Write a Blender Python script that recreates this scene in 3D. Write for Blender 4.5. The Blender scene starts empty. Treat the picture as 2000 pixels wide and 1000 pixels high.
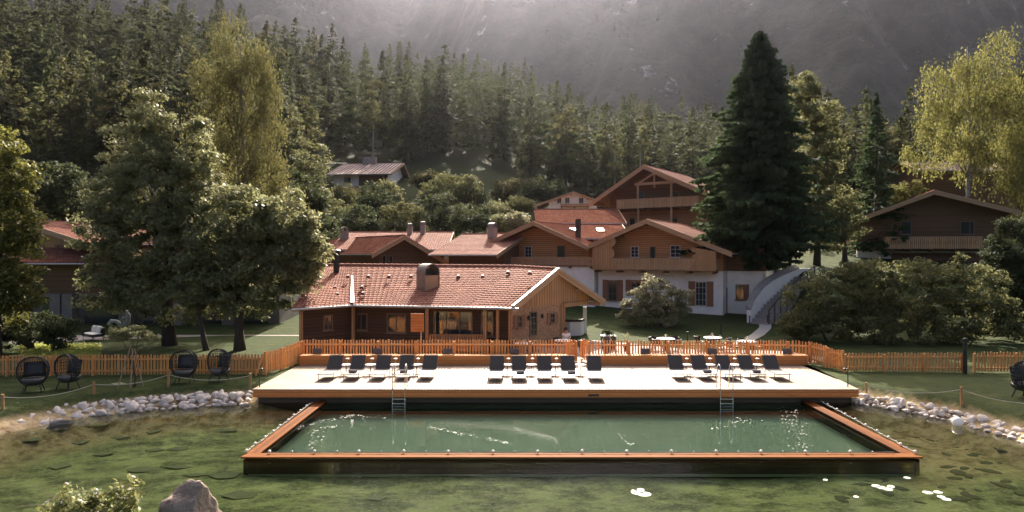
import bpy, math, random
import numpy as np
from mathutils import Vector, Matrix
R = math.radians
# ------------------------------------------------------------------ camera, sky, sun, exposure
scn = bpy.context.scene
COL = scn.collection
F = 1300.0; CH = 5.7; CX = 1010.0; HY = 494.0
cam_d = bpy.data.cameras.new('camera'); cam = bpy.data.objects.new('camera', cam_d); COL.objects.link(cam)
cam.location = (0, 0, CH); cam.rotation_euler = (R(90), 0, 0)
cam_d.sensor_width = 36; cam_d.lens = F / 2000 * 36; cam_d.shift_x = -0.005; cam_d.shift_y = -0.003
cam_d.clip_start = 0.1; cam_d.clip_end = 5000
scn.camera = cam
SUN_EL, SUN_AZ = 33.0, 3.0          # azimuth measured from +Y towards +X
w = bpy.data.worlds.new('World'); scn.world = w; w.use_nodes = True
nt = w.node_tree; nt.nodes.clear()
sky = nt.nodes.new('ShaderNodeTexSky'); sky.sky_type = 'NISHITA'; sky.sun_disc = False
sky.sun_elevation = R(SUN_EL); sky.sun_rotation = R(SUN_AZ); sky.dust_density = 9; sky.ozone_density = 0.0; sky.air_density = 0.6
bg = nt.nodes.new('ShaderNodeBackground'); bg.inputs[1].default_value = 0.125
wo = nt.nodes.new('ShaderNodeOutputWorld')
nt.links.new(sky.outputs[0], bg.inputs[0]); nt.links.new(bg.outputs[0], wo.inputs[0])
sd = bpy.data.lights.new('sun', 'SUN'); sun = bpy.data.objects.new('sun', sd); COL.objects.link(sun)
sd.energy = 5.0; sd.angle = R(0.5); sd.color = (1, 0.91, 0.77)
sv = Vector((math.sin(R(SUN_AZ)) * math.cos(R(SUN_EL)), math.cos(R(SUN_AZ)) * math.cos(R(SUN_EL)), math.sin(R(SUN_EL))))
sun.rotation_euler = sv.to_track_quat('Z', 'Y').to_euler()
sun.location = (0, 60, 300)
scn.view_settings.view_transform = 'Standard'; scn.view_settings.look = 'None'
scn.view_settings.gamma = 1; scn.view_settings.exposure = 1.42
scn.cycles.max_bounces = 6; scn.cycles.diffuse_bounces = 3; scn.cycles.glossy_bounces = 3
scn.cycles.transparent_max_bounces = 12; scn.cycles.transmission_bounces = 4; scn.cycles.volume_bounces = 0
scn.cycles.use_denoising = True
scn.cycles.sample_clamp_indirect = 6

def P(px, py, D): return Vector(((px - CX) * D / F, D, CH - (py - HY) * D / F))
def X(px, D): return (px - CX) * D / F
def Zp(py, D): return CH - (py - HY) * D / F

# ------------------------------------------------------------------ mesh helpers
class MB:
    def __init__(s): s.v = []; s.f = []; s.m = []
    def add(s, vs, fs, mi=0):
        o = len(s.v); s.v += [tuple(p) for p in vs]; s.f += [tuple(i + o for i in f) for f in fs]; s.m += [mi] * len(fs); return s
    def box(s, c, d, rz=0, mi=0, rx=0, ry=0):
        hx, hy, hz = d[0] / 2, d[1] / 2, d[2] / 2
        vs = [Vector((x, y, z)) for x in (-hx, hx) for y in (-hy, hy) for z in (-hz, hz)]
        if rx or ry or rz:
            m = Matrix.Rotation(rz, 3, 'Z') @ Matrix.Rotation(ry, 3, 'Y') @ Matrix.Rotation(rx, 3, 'X'); vs = [m @ v for v in vs]
        c = Vector(c)
        return s.add([v + c for v in vs], [(0, 1, 3, 2), (4, 6, 7, 5), (0, 4, 5, 1), (2, 3, 7, 6), (0, 2, 6, 4), (1, 5, 7, 3)], mi)
    def bar(s, a, b, w, h, mi=0):
        a = Vector(a); b = Vector(b); d = (b - a).normalized()
        up = Vector((0, 0, 1)) if abs(d.z) < 0.95 else Vector((0, 1, 0))
        sx = d.cross(up).normalized() * w / 2; u = sx.cross(d).normalized() * h / 2
        vs = [a - sx - u, a + sx - u, a + sx + u, a - sx + u, b - sx - u, b + sx - u, b + sx + u, b - sx + u]
        return s.add(vs, [(0, 1, 2, 3), (7, 6, 5, 4), (0, 4, 5, 1), (1, 5, 6, 2), (2, 6, 7, 3), (3, 7, 4, 0)], mi)
    def tube(s, pts, r, n=8, mi=0, cap=True):
        pts = [Vector(p) for p in pts]; rs = r if isinstance(r, (list, tuple)) else [r] * len(pts)
        o = len(s.v); up = Vector((0, 0, 1)); px = None
        for i, p in enumerate(pts):
            d = (pts[min(i + 1, len(pts) - 1)] - pts[max(i - 1, 0)]).normalized()
            if px is None: px = d.cross(up if abs(d.z) < 0.9 else Vector((0, 1, 0))).normalized()
            px = (px - d * px.dot(d)).normalized(); py = d.cross(px)
            for k in range(n):
                a = 2 * math.pi * k / n; s.v.append(tuple(p + (px * math.cos(a) + py * math.sin(a)) * rs[i]))
        for i in range(len(pts) - 1):
            for k in range(n):
                k2 = (k + 1) % n; s.f.append((o + i * n + k, o + i * n + k2, o + (i + 1) * n + k2, o + (i + 1) * n + k)); s.m.append(mi)
        if cap:
            s.f.append(tuple(o + k for k in range(n - 1, -1, -1))); s.m.append(mi)
            e = o + (len(pts) - 1) * n; s.f.append(tuple(e + k for k in range(n))); s.m.append(mi)
        return s
    def lathe(s, prof, n=16, c=(0, 0, 0), mi=0):
        o = len(s.v)
        for r, z in prof:
            for k in range(n):
                a = 2 * math.pi * k / n; s.v.append((c[0] + r * math.cos(a), c[1] + r * math.sin(a), c[2] + z))
        for i in range(len(prof) - 1):
            for k in range(n):
                k2 = (k + 1) % n; s.f.append((o + i * n + k, o + i * n + k2, o + (i + 1) * n + k2, o + (i + 1) * n + k)); s.m.append(mi)
        s.f.append(tuple(o + k for k in range(n - 1, -1, -1))); s.m.append(mi)
        e = o + (len(prof) - 1) * n; s.f.append(tuple(e + k for k in range(n))); s.m.append(mi)
        return s
    def prism(s, poly, d, mi=0):
        """poly: list of 3D points (planar), extruded by vector d"""
        n = len(poly); d = Vector(d); vs = [Vector(p) for p in poly] + [Vector(p) + d for p in poly]
        return s.add(vs, [tuple(range(n - 1, -1, -1)), tuple(range(n, 2 * n))] + [(i, (i + 1) % n, (i + 1) % n + n, i + n) for i in range(n)], mi)
    def build(s, name, mats, parent=None, loc=None, smooth=False, bevel=0):
        me = bpy.data.meshes.new(name); me.from_pydata(s.v, [], s.f)
        for m in (mats if isinstance(mats, (list, tuple)) else [mats]): me.materials.append(m)
        if any(s.m): me.polygons.foreach_set('material_index', s.m)
        me.polygons.foreach_set('use_smooth', [bool(smooth)] * len(s.f))
        me.update(); o = bpy.data.objects.new(name, me); COL.objects.link(o)
        if parent is not None: o.parent = parent
        if loc is not None: o.location = loc
        if bevel:
            b = o.modifiers.new('b', 'BEVEL'); b.width = bevel; b.segments = 1; b.limit_method = 'ANGLE'
        return o

def np_mesh(name, V, k, mats, parent=None, mi=None, smooth=False):
    """V: (n*k,3) array of separate k-gons"""
    V = np.asarray(V, np.float32).reshape(-1, 3); n = len(V) // k
    me = bpy.data.meshes.new(name); me.vertices.add(len(V)); me.vertices.foreach_set('co', V.ravel())
    me.loops.add(n * k); me.loops.foreach_set('vertex_index', np.arange(n * k, dtype=np.int32))
    me.polygons.add(n); me.polygons.foreach_set('loop_start', np.arange(0, n * k, k, dtype=np.int32))
    me.polygons.foreach_set('loop_total', np.full(n, k, np.int32))
    for m in (mats if isinstance(mats, (list, tuple)) else [mats]): me.materials.append(m)
    if mi is not None: me.polygons.foreach_set('material_index', np.asarray(mi, np.int32))
    me.update(calc_edges=True)
    if name is None: return me
    o = bpy.data.objects.new(name, me); COL.objects.link(o)
    if parent is not None: o.parent = parent
    return o

def grid_mesh(name, XX, YY, ZZ, mat, uv=None, smooth=True):
    ny, nx = XX.shape
    V = np.stack([XX, YY, ZZ], -1).reshape(-1, 3).astype(np.float32)
    i = np.arange((ny - 1) * (nx - 1)); r = i // (nx - 1); c = i % (nx - 1); a = r * nx + c
    Fq = np.stack([a, a + 1, a + nx + 1, a + nx], -1).astype(np.int32)
    me = bpy.data.meshes.new(name); me.vertices.add(len(V)); me.vertices.foreach_set('co', V.ravel())
    me.loops.add(Fq.size); me.loops.foreach_set('vertex_index', Fq.ravel())
    me.polygons.add(len(Fq)); me.polygons.foreach_set('loop_start', np.arange(0, Fq.size, 4, dtype=np.int32))
    me.polygons.foreach_set('loop_total', np.full(len(Fq), 4, np.int32))
    me.polygons.foreach_set('use_smooth', np.full(len(Fq), bool(smooth)))
    me.materials.append(mat)
    if uv is not None:
        l = me.uv_layers.new(name='UVMap'); l.data.foreach_set('uv', uv.reshape(-1, 2)[Fq.ravel()].astype(np.float32).ravel())
    me.update(calc_edges=True)
    o = bpy.data.objects.new(name, me); COL.objects.link(o); return o

def tag(o, label=None, cat=None, group=None, kind=None):
    if label: o['label'] = label
    if cat: o['category'] = cat
    if group: o['group'] = group
    if kind: o['kind'] = kind
    return o
def empty(name, loc=(0, 0, 0), rz=0, label=None, cat=None, group=None):
    o = bpy.data.objects.new(name, None); COL.objects.link(o); o.location = loc; o.rotation_euler = (0, 0, rz)
    o.empty_display_size = 0.2
    return tag(o, label, cat, group)
def copy_tree(o, parent=None):
    c = o.copy(); COL.objects.link(c)
    c.parent = parent
    for ch in [q for q in bpy.data.objects if q.parent == o] if not KIDS.get(o.name) else KIDS[o.name]:
        copy_tree(ch, c)
    return c
KIDS = {}
def kids(o):
    KIDS[o.name] = list(o.children)
    for c in KIDS[o.name]: kids(c)
def place(o, loc, rz=0, sc=None, label=None, group=None):
    o.location = loc; o.rotation_euler = (0, 0, rz)
    if sc is not None: o.scale = (sc, sc, sc) if not isinstance(sc, (tuple, list)) else sc
    if label: o['label'] = label
    if group: o['group'] = group
    return o

# ------------------------------------------------------------------ materials
def node_mat(name):
    m = bpy.data.materials.new(name); m.use_nodes = True; t = m.node_tree; t.nodes.clear()
    out = t.nodes.new('ShaderNodeOutputMaterial'); b = t.nodes.new('ShaderNodeBsdfPrincipled')
    t.links.new(b.outputs[0], out.inputs[0]); return m, t, b, out
def N(t, typ, **kw):
    n = t.nodes.new(typ)
    for k, v in kw.items():
        if k[0] == 'i' and k[1:].isdigit(): n.inputs[int(k[1:])].default_value = v
        else: setattr(n, k, v)
    return n
def L(t, a, b): t.links.new(a, b)
def mathn(t, op, a, b=None, c=None):
    n = t.nodes.new('ShaderNodeMath'); n.operation = op
    for i, v in enumerate((a, b, c)):
        if v is None: continue
        if isinstance(v, (int, float)): n.inputs[i].default_value = v
        else: t.links.new(v, n.inputs[i])
    return n.outputs[0]
def mixc(t, f, a, b, mode='MIX'):
    n = t.nodes.new('ShaderNodeMix'); n.data_type = 'RGBA'; n.blend_type = mode
    for s, v in ((n.inputs[0], f), (n.inputs[6], a), (n.inputs[7], b)):
        if isinstance(v, (int, float)): s.default_value = v
        elif isinstance(v, (tuple, list)): s.default_value = (*v[:3], 1)
        else: t.links.new(v, s)
    return n.outputs[2]
def coords(t, which='Object', scale=(1, 1, 1)):
    tc = t.nodes.new('ShaderNodeTexCoord'); mp = t.nodes.new('ShaderNodeMapping'); mp.inputs[3].default_value = scale
    t.links.new(tc.outputs[which], mp.inputs[0]); return mp.outputs[0]
def noise(t, vec, scale, detail=4, rough=0.6):
    n = t.nodes.new('ShaderNodeTexNoise'); n.inputs['Scale'].default_value = scale; n.inputs['Detail'].default_value = detail
    n.inputs['Roughness'].default_value = rough; t.links.new(vec, n.inputs[0]); return n.outputs[0]
def ramp(t, f, p0, p1):
    n = t.nodes.new('ShaderNodeMapRange'); n.inputs[1].default_value = p0; n.inputs[2].default_value = p1
    t.links.new(f, n.inputs[0]); return n.outputs[0]
def bump(t, b, h, strength=0.5, dist=0.02):
    n = t.nodes.new('ShaderNodeBump'); n.inputs['Strength'].default_value = strength; n.inputs['Distance'].default_value = dist
    t.links.new(h, n.inputs['Height']); t.links.new(n.outputs[0], b.inputs['Normal'])
def simple(name, c1, c2=None, scale=4, rough=0.7, bs=0, bscale=30, metallic=0, spec=0.4, stretch=(1, 1, 1), which='Object', bd=0.02):
    m, t, b, o = node_mat(name); v = coords(t, which, stretch)
    c2 = c2 or tuple(x * 0.72 for x in c1)
    f = ramp(t, noise(t, v, scale, 5), 0.3, 0.7)
    L(t, mixc(t, f, c1, c2), b.inputs['Base Color'])
    b.inputs['Roughness'].default_value = rough; b.inputs['Metallic'].default_value = metallic
    b.inputs['Specular IOR Level'].default_value = spec
    if bs: bump(t, b, noise(t, v, bscale, 4), bs, bd)
    return m
def board(name, c1, c2, axis=0, width=0.14, grain=2, rough=0.7, joint=0.06, dark=0.25, knots=True, weather=None, which='Object'):
    """boards of `width` across `axis`, grain running along axis `grain`"""
    m, t, b, o = node_mat(name)
    tc = t.nodes.new('ShaderNodeTexCoord'); sp = t.nodes.new('ShaderNodeSeparateXYZ'); L(t, tc.outputs[which], sp.inputs[0])
    a = mathn(t, 'DIVIDE', sp.outputs[axis], width); fl = mathn(t, 'FLOOR', a); fr = mathn(t, 'FRACT', a)
    wn = t.nodes.new('ShaderNodeTexWhiteNoise'); wn.noise_dimensions = '1D'; L(t, fl, wn.inputs['W'])
    st = [9, 9, 9]; st[grain] = 0.8
    mp = t.nodes.new('ShaderNodeMapping'); mp.inputs[3].default_value = st; L(t, tc.outputs[which], mp.inputs[0])
    cb = t.nodes.new('ShaderNodeCombineXYZ')
    L(t, mathn(t, 'MULTIPLY', wn.outputs[0], 37.0), cb.inputs[grain]); L(t, cb.outputs[0], mp.inputs[1])
    g = noise(t, mp.outputs[0], 2.2, 6, 0.65)
    f = mathn(t, 'ADD', mathn(t, 'MULTIPLY', ramp(t, g, 0.3, 0.7), 0.55), mathn(t, 'MULTIPLY', wn.outputs[0], 0.45))
    col = mixc(t, f, c1, c2)
    if weather:
        wv = noise(t, tc.outputs[which], 0.7, 4)
        col = mixc(t, mathn(t, 'MULTIPLY', ramp(t, wv, 0.45, 0.7), 0.6), col, weather)
    if knots:
        vo = t.nodes.new('ShaderNodeTexVoronoi'); vo.inputs['Scale'].default_value = 2.6; L(t, mp.outputs[0], vo.inputs[0])
        k = ramp(t, vo.outputs['Distance'], 0.16, 0.05)
        col = mixc(t, mathn(t, 'MULTIPLY', k, 0.75), col, tuple(x * 0.3 for x in c2))
    j = mathn(t, 'MAXIMUM', mathn(t, 'LESS_THAN', fr, joint), mathn(t, 'GREATER_THAN', fr, 1 - joint * 0.4))
    if joint > 0: col = mixc(t, j, col, tuple(x * dark for x in c2))
    L(t, col, b.inputs['Base Color']); b.inputs['Roughness'].default_value = rough; b.inputs['Specular IOR Level'].default_value = 0.3
    h = mathn(t, 'SUBTRACT', mathn(t, 'MULTIPLY', g, 0.4), j); bump(t, b, h, 0.5, 0.01)
    return m
def leafmat(name, c1, c2, trans=0.35, scale=0.35, tc=None, rough=0.5, spec=0.3, objvar=0.0):
    m = bpy.data.materials.new(name); m.use_nodes = True; t = m.node_tree; t.nodes.clear()
    out = t.nodes.new('ShaderNodeOutputMaterial')
    g = t.nodes.new('ShaderNodeNewGeometry'); co = coords(t)
    f = mathn(t, 'ADD', mathn(t, 'MULTIPLY', g.outputs['Random Per Island'], 0.5), mathn(t, 'MULTIPLY', ramp(t, noise(t, co, scale, 3), 0.3, 0.7), 0.5))
    col = mixc(t, f, c1, c2)
    if objvar:
        oi = t.nodes.new('ShaderNodeObjectInfo')
        hv = t.nodes.new('ShaderNodeHueSaturation'); L(t, col, hv.inputs['Color'])
        L(t, mathn(t, 'ADD', mathn(t, 'MULTIPLY', oi.outputs['Random'], 2 * objvar), 1 - objvar), hv.inputs['Value'])
        L(t, mathn(t, 'ADD', mathn(t, 'MULTIPLY', oi.outputs['Random'], 0.05), 0.475), hv.inputs['Hue']); col = hv.outputs[0]
    b = t.nodes.new('ShaderNodeBsdfPrincipled'); L(t, col, b.inputs['Base Color']); b.inputs['Roughness'].default_value = rough
    b.inputs['Specular IOR Level'].default_value = spec
    tr = t.nodes.new('ShaderNodeBsdfTranslucent'); L(t, mixc(t, 0.5, col, tc or tuple(min(1, x * 1.6) for x in c2)), tr.inputs[0])
    mx = t.nodes.new('ShaderNodeMixShader'); mx.inputs[0].default_value = trans
    L(t, b.outputs[0], mx.inputs[1]); L(t, tr.outputs[0], mx.inputs[2]); L(t, mx.outputs[0], out.inputs[0])
    return m

M = {}
M['picket'] = board('picket_wood', (0.90, 0.43, 0.145), (0.58, 0.22, 0.06), 0, 0.15, 2, joint=0, weather=(0.55, 0.32, 0.18))
M['rail'] = board('rail_wood', (0.82, 0.40, 0.14), (0.60, 0.25, 0.08), 2, 0.5, 0, joint=0)
M['fascia'] = board('fascia_wood', (0.60, 0.23, 0.07), (0.42, 0.13, 0.035), 2, 0.145, 0, joint=0.05)
M['bench'] = board('bench_wood', (0.66, 0.27, 0.08), (0.48, 0.17, 0.045), 2, 0.26, 0, joint=0.02)
M['deck'] = board('deck_wood', (0.38, 0.275, 0.195), (0.24, 0.155, 0.10), 0, 0.14, 1, joint=0.08, weather=(0.42, 0.34, 0.27), knots=False, rough=0.6)
M['poolframe'] = board('pool_frame_wood', (0.22, 0.075, 0.014), (0.08, 0.022, 0.005), 2, 0.8, 0, joint=0, rough=0.7)
M['poolframe_y'] = board('pool_frame_wood_side', (0.21, 0.068, 0.013), (0.07, 0.019, 0.004), 0, 0.13, 1, joint=0.04, rough=0.7)
for _k in ('poolframe', 'poolframe_y'):
    for _n in M[_k].node_tree.nodes:
        if _n.type == 'BSDF_PRINCIPLED': _n.inputs['Specular IOR Level'].default_value = 0.05
M['darkplank'] = board('dark_plank', (0.10, 0.075, 0.055), (0.055, 0.045, 0.035), 2, 0.17, 0, joint=0.05)
M['siding'] = board('chalet_siding', (0.54, 0.30, 0.14), (0.32, 0.165, 0.075), 0, 0.16, 2, joint=.09, weather=(0.30, 0.18, 0.10))
M['logs'] = board('chalet_logs', (0.50, 0.28, 0.14), (0.30, 0.16, 0.08), 2, 0.19, 0, joint=0.09, weather=(0.44, 0.30, 0.19))
M['logs_dark'] = board('dark_logs', (0.20, 0.11, 0.058), (0.11, 0.058, 0.03), 2, 0.2, 0, joint=0.07)
M['barge'] = board('barge_board', (0.50, 0.31, 0.175), (0.34, 0.20, 0.11), 2, 0.12, 0, joint=0, weather=(0.40, 0.30, 0.22))
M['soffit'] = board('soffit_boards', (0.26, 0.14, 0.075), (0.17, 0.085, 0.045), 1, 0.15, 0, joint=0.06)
M['balcony'] = board('balcony_boards', (0.66, 0.40, 0.21), (0.38, 0.21, 0.105), 0, 0.15, 2, joint=0.0, weather=(0.52, 0.36, 0.23))
M['balcony_red'] = board('balcony_boards_weathered', (0.58, 0.34, 0.20), (0.34, 0.18, 0.10), 0, 0.12, 2, joint=0.0, weather=(0.36, 0.26, 0.21))
M['plaster'] = simple('white_plaster', (0.84, 0.80, 0.75), (0.72, 0.68, 0.63), 1.2, 0.9, 0.2, 12)
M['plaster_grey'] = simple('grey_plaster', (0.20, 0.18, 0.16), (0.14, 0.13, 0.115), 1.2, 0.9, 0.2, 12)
M['glass'] = simple('window_glass', (0.02, 0.025, 0.03), (0.035, 0.04, 0.045), 1, 0.06, spec=0.8)
M['winframe'] = simple('window_frame_paint', (0.22, 0.15, 0.10), None, 4, 0.6)
M['winframe_w'] = simple('window_frame_pale', (0.50, 0.46, 0.42), None, 4, 0.6)
M['shutter'] = board('shutter_wood', (0.33, 0.16, 0.09), (0.23, 0.10, 0.055), 0, 0.1, 2, joint=0.08)
M['gutter'] = simple('zinc_gutter', (0.62, 0.58, 0.54), (0.45, 0.42, 0.40), 3, 0.35, metallic=0.5)
M['steel'] = simple('stainless_steel', (0.72, 0.70, 0.68), (0.6, 0.58, 0.56), 2, 0.18, metallic=1)
M['black'] = simple('black_metal', (0.02, 0.02, 0.021), (0.03, 0.03, 0.03), 3, 0.45)
M['graphite'] = simple('graphite_frame', (0.09, 0.085, 0.085), None, 3, 0.4, metallic=0.3)
M['sling'] = simple('sling_fabric', (0.075, 0.060, 0.052), (0.055, 0.044, 0.038), 40, 0.75, 0.3, 200, bd=0.003)
M['seatfab'] = simple('sling_seat', (0.12, 0.105, 0.10), (0.09, 0.08, 0.08), 40, 0.55, 0.3, 200, bd=0.003)
M['towel'] = simple('grey_towel', (0.34, 0.29, 0.27), (0.24, 0.20, 0.19), 10, 0.95, 0.5, 60)
M['whitecloth'] = simple('white_cloth', (0.78, 0.75, 0.71), (0.68, 0.65, 0.62), 5, 0.9, 0.3, 20)
M['cushion_taupe'] = simple('taupe_cushion', (0.15, 0.125, 0.115), (0.10, 0.085, 0.08), 6, 0.95, 0.3, 60)
M['rattan'] = simple('black_rattan', (0.02, 0.018, 0.017), (0.035, 0.03, 0.026), 30, 0.55)
M['float'] = simple('float_plastic', (0.80, 0.76, 0.70), (0.66, 0.6, 0.52), 9, 0.4)
M['rope'] = simple('pale_rope', (0.50, 0.46, 0.38), (0.36, 0.32, 0.26), 60, 0.9)
M['post'] = board('post_wood', (0.42, 0.24, 0.11), (0.28, 0.15, 0.07), 0, 0.4, 2, joint=0)
M['stone'] = simple('pale_limestone', (0.80, 0.71, 0.64), (0.50, 0.42, 0.37), 3.5, 0.85, 0.7, 14, bd=0.04)
M['rock'] = simple('brown_rock', (0.38, 0.295, 0.24), (0.20, 0.15, 0.12), 4.5, 0.95, 1.0, 7, bd=0.12)
M['bark'] = simple('bark', (0.085, 0.065, 0.05), (0.045, 0.036, 0.03), 4, 0.95, 0.8, 10, stretch=(3, 3, 0.5), bd=0.05)
M['birchbark'] = simple('birch_bark', (0.42, 0.38, 0.33), (0.14, 0.12, 0.10), 2.5, 0.9, 0.4, 10, stretch=(1, 1, 4))
M['stake'] = simple('stake_wood', (0.34, 0.25, 0.18), None, 5, 0.9)
M['paving'] = simple('stone_paving', (0.40, 0.35, 0.31), (0.28, 0.24, 0.21), 1.5, 0.9, 0.3, 18)
M['sculpt'] = simple('weathered_bronze', (0.36, 0.37, 0.33), (0.2, 0.22, 0.19), 5, 0.6, 0.5, 12)
M['chimney'] = simple('chimney_render', (0.34, 0.30, 0.27), (0.24, 0.21, 0.19), 4, 0.9, 0.4, 20)
M['copper'] = simple('aged_sheet_metal', (0.30, 0.25, 0.22), (0.19, 0.16, 0.145), 3, 0.5, metallic=0.5)
M['soil'] = simple('slate_slab', (0.27, 0.27, 0.155), (0.19, 0.19, 0.105), 3, 0.9, 0.5, 10)
M['logs_mid'] = board('loggia_logs', (0.50, 0.26, 0.115), (0.30, 0.145, 0.06), 2, 0.19, 0, joint=0.09)
M['veranda'] = board('shaded_veranda_logs', (0.11, 0.062, 0.036), (0.06, 0.034, 0.02), 2, 0.2, 0, joint=0.07)  # darker copy of the dark logs, deep veranda shade put into the colour
# leaves
M['lf_spruce'] = leafmat('spruce_needles', (0.018, 0.040, 0.018), (0.060, 0.088, 0.038), 0.28, 0.3, spec=.08, rough=.8)
M['lf_forest'] = leafmat('forest_needles', (0.020, 0.034, 0.016), (0.095, 0.098, 0.044), 0.36, 0.08, objvar=0.45, rough=.8, spec=.12)
M['lf_forest2'] = leafmat('forest_leaves', (0.038, 0.056, 0.022), (0.15, 0.14, 0.06), 0.4, 0.08, objvar=0.45, rough=.8, spec=.12)
M['lf_far'] = leafmat('far_needles', (0.015, 0.022, 0.014), (0.12, 0.115, 0.07), 0.4, 0.03, rough=.9, spec=.05)
M['lf_maple'] = leafmat('maple_leaves', (0.06, 0.09, 0.040), (0.26, 0.25, 0.12), 0.45, 0.5)
M['lf_birch'] = leafmat('birch_leaves', (0.055, 0.068, 0.024), (0.16, 0.145, 0.055), 0.45, 0.4, spec=.1, rough=.7)
M['lf_birch_gold'] = leafmat('golden_birch_leaves', (0.08, 0.10, 0.028), (0.22, 0.205, 0.065), 0.48, 0.4, spec=.12, rough=.7)
M['lf_lime'] = leafmat('lime_tree_leaves', (0.055, 0.075, 0.018), (0.19, 0.18, 0.045), 0.45, 0.5)
M['lf_dark'] = leafmat('dark_leaves', (0.020, 0.038, 0.018), (0.075, 0.085, 0.036), 0.35, 0.4, spec=.15, rough=.7)
M['lf_hedge'] = leafmat('hedge_leaves', (0.045, 0.065, 0.024), (0.17, 0.165, 0.07), 0.45, 0.6, spec=.2, rough=.6)
M['lf_silver'] = leafmat('silvery_leaves', (0.06, 0.085, 0.04), (0.32, 0.29, 0.17), 0.42, 0.8)
M['lf_plant'] = leafmat('flowering_shrub_leaves', (0.07, 0.095, 0.03), (0.28, 0.28, 0.10), 0.4, 1.5)
M['vent'] = simple('dark_red_vent', (.17,.06,.05), None, 5, .7)
M['lf_bright'] = leafmat('bright_ground_leaves', (0.20, 0.24, 0.05), (0.45, 0.46, 0.12), 0.45, 1.0)  # leaf colour raised to stand in for sunlight on the ground cover
# ------------------------------------------------------------------ terrain
def sm(t): t = np.clip(t, 0, 1); return t * t * (3 - 2 * t)
POND = np.array([(-20.5, 13.6), (-19.6, 20), (-18.5, 23.4), (-17.6, 25.0), (-16.6, 26.4), (-15.0, 27.3), (-13.2, 28.0), (-11.3, 28.6), (-9, 30), (12.8, 30), (14.6, 28.7), (15.7, 27.4), (16.4, 26.4), (16.9, 25.2), (17.1, 24.0), (17.3, 22.4), (18.2, 19), (17.5, 13.6)])
def sdist(x, y, poly=POND):
    """signed distance to a polygon, positive inside"""
    d = np.full(x.shape, 1e9); ins = np.zeros(x.shape, bool); n = len(poly)
    for i in range(n):
        ax, ay = poly[i]; bx, by = poly[(i + 1) % n]; ex, ey = bx - ax, by - ay
        t = np.clip(((x - ax) * ex + (y - ay) * ey) / (ex * ex + ey * ey), 0, 1)
        d = np.minimum(d, np.hypot(x - ax - t * ex, y - ay - t * ey))
        c = ((ay > y) != (by > y)); xi = ax + (y - ay) * ex / (ey if ey else 1e-9); ins ^= c & (x < xi)
    return np.where(ins, d, -d)
_rs = np.random.RandomState(5)
_W = [(_rs.uniform(-1, 1), _rs.uniform(-1, 1), _rs.uniform(0, 6.28)) for _ in range(24)]
def fnoise(x, y, s):
    r = 0.0
    for k in range(8):
        a, b, p = _W[k]; q = 1.0 + 0.45 * k; r = r + np.sin((a * x + b * y) * q / s * 3 + p) / q
    for k in range(8, 16):
        a, b, p = _W[k]; q = 1.0 + 0.5 * (k - 8); r = r + np.sin((b * x - a * y) * q / s * 3 + p + 1.3 * np.sin((a * x + b * y) / s + p)) / q
    return r * 0.3
_GU = [(-1.6, 95), (-0.777, 88), (-0.47, 80), (-0.35, 71), (-0.24, 64), (-0.03, 60), (0.04, 53), (0.11, 43), (0.3, 41), (0.45, 38), (0.57, 34), (0.76, 31), (1.6, 34)]
def ground(x, y):
    x = np.asarray(x, float); y = np.asarray(y, float)
    u = np.clip(x / np.maximum(y, 40), -1.5, 1.5)
    G = np.interp(u, [a for a, b in _GU], [b for a, b in _GU])
    s = np.interp(y, [75, 100, 128, 160, 200, 250, 300, 360, 420], [0, .10, .25, .42, .68, 1, .95, .55, .3])
    z = np.interp(y, [46, 60, 75], [0, .8, 3]) + (G - 3) * s
    z = z + 3.6 * sm((x - 20) / 5) * sm((y - 48) / 8) * (1 - sm((y - 85) / 30))
    z = z + fnoise(x, y, 30) * 1.6 * sm((y - 75) / 60)
    sd_ = sdist(x, y)
    bed = -0.42 - np.clip(sd_, -0.5, 40) * 0.45
    bed = np.maximum(bed, -1.18 - 0.10 * fnoise(x, y, 6)) 
    z = np.where(sd_ > -.8, np.where(y < 34, np.minimum(z, z + (bed - z) * sm((sd_ + .8) / .8)), z), z)
    z = np.where((y < 13), z + 0.0, z)
    pit = sm((x + 8.2) / 0.25) * sm((12.15 - x) / 0.25) * sm((y - 20.6) / 0.25) * sm((29.0 - y) / 0.25)
    under = sm((x + 11.0) / 0.3) * sm((14.3 - x) / 0.3) * sm((y - 27.5) / 0.4) * sm((34.2 - y) / 0.3)
    z = z - 1.6 * pit; z = np.where(under > 0, np.minimum(z, -0.55 * under), z)
    return z
def gz(x, y): return float(ground(np.array([float(x)]), np.array([float(y)]))[0])

def axis(lo, fa, fb, hi, st, g=1.13):
    a = list(np.arange(fa, fb + 1e-6, st)); d = st
    while a[-1] < hi: d = min(d * g, 9); a.append(a[-1] + d)
    d = st; b = [a[0]]
    while b[-1] > lo: d = min(d * g, 9); b.append(b[-1] - d)
    return np.array(b[:0:-1] + a)
gx = axis(-420, -25, 25, 420, 0.27); gy = axis(-45, 11, 36, 425, 0.25)
XX, YY = np.meshgrid(gx, gy); ZZ = ground(XX, YY)

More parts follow.
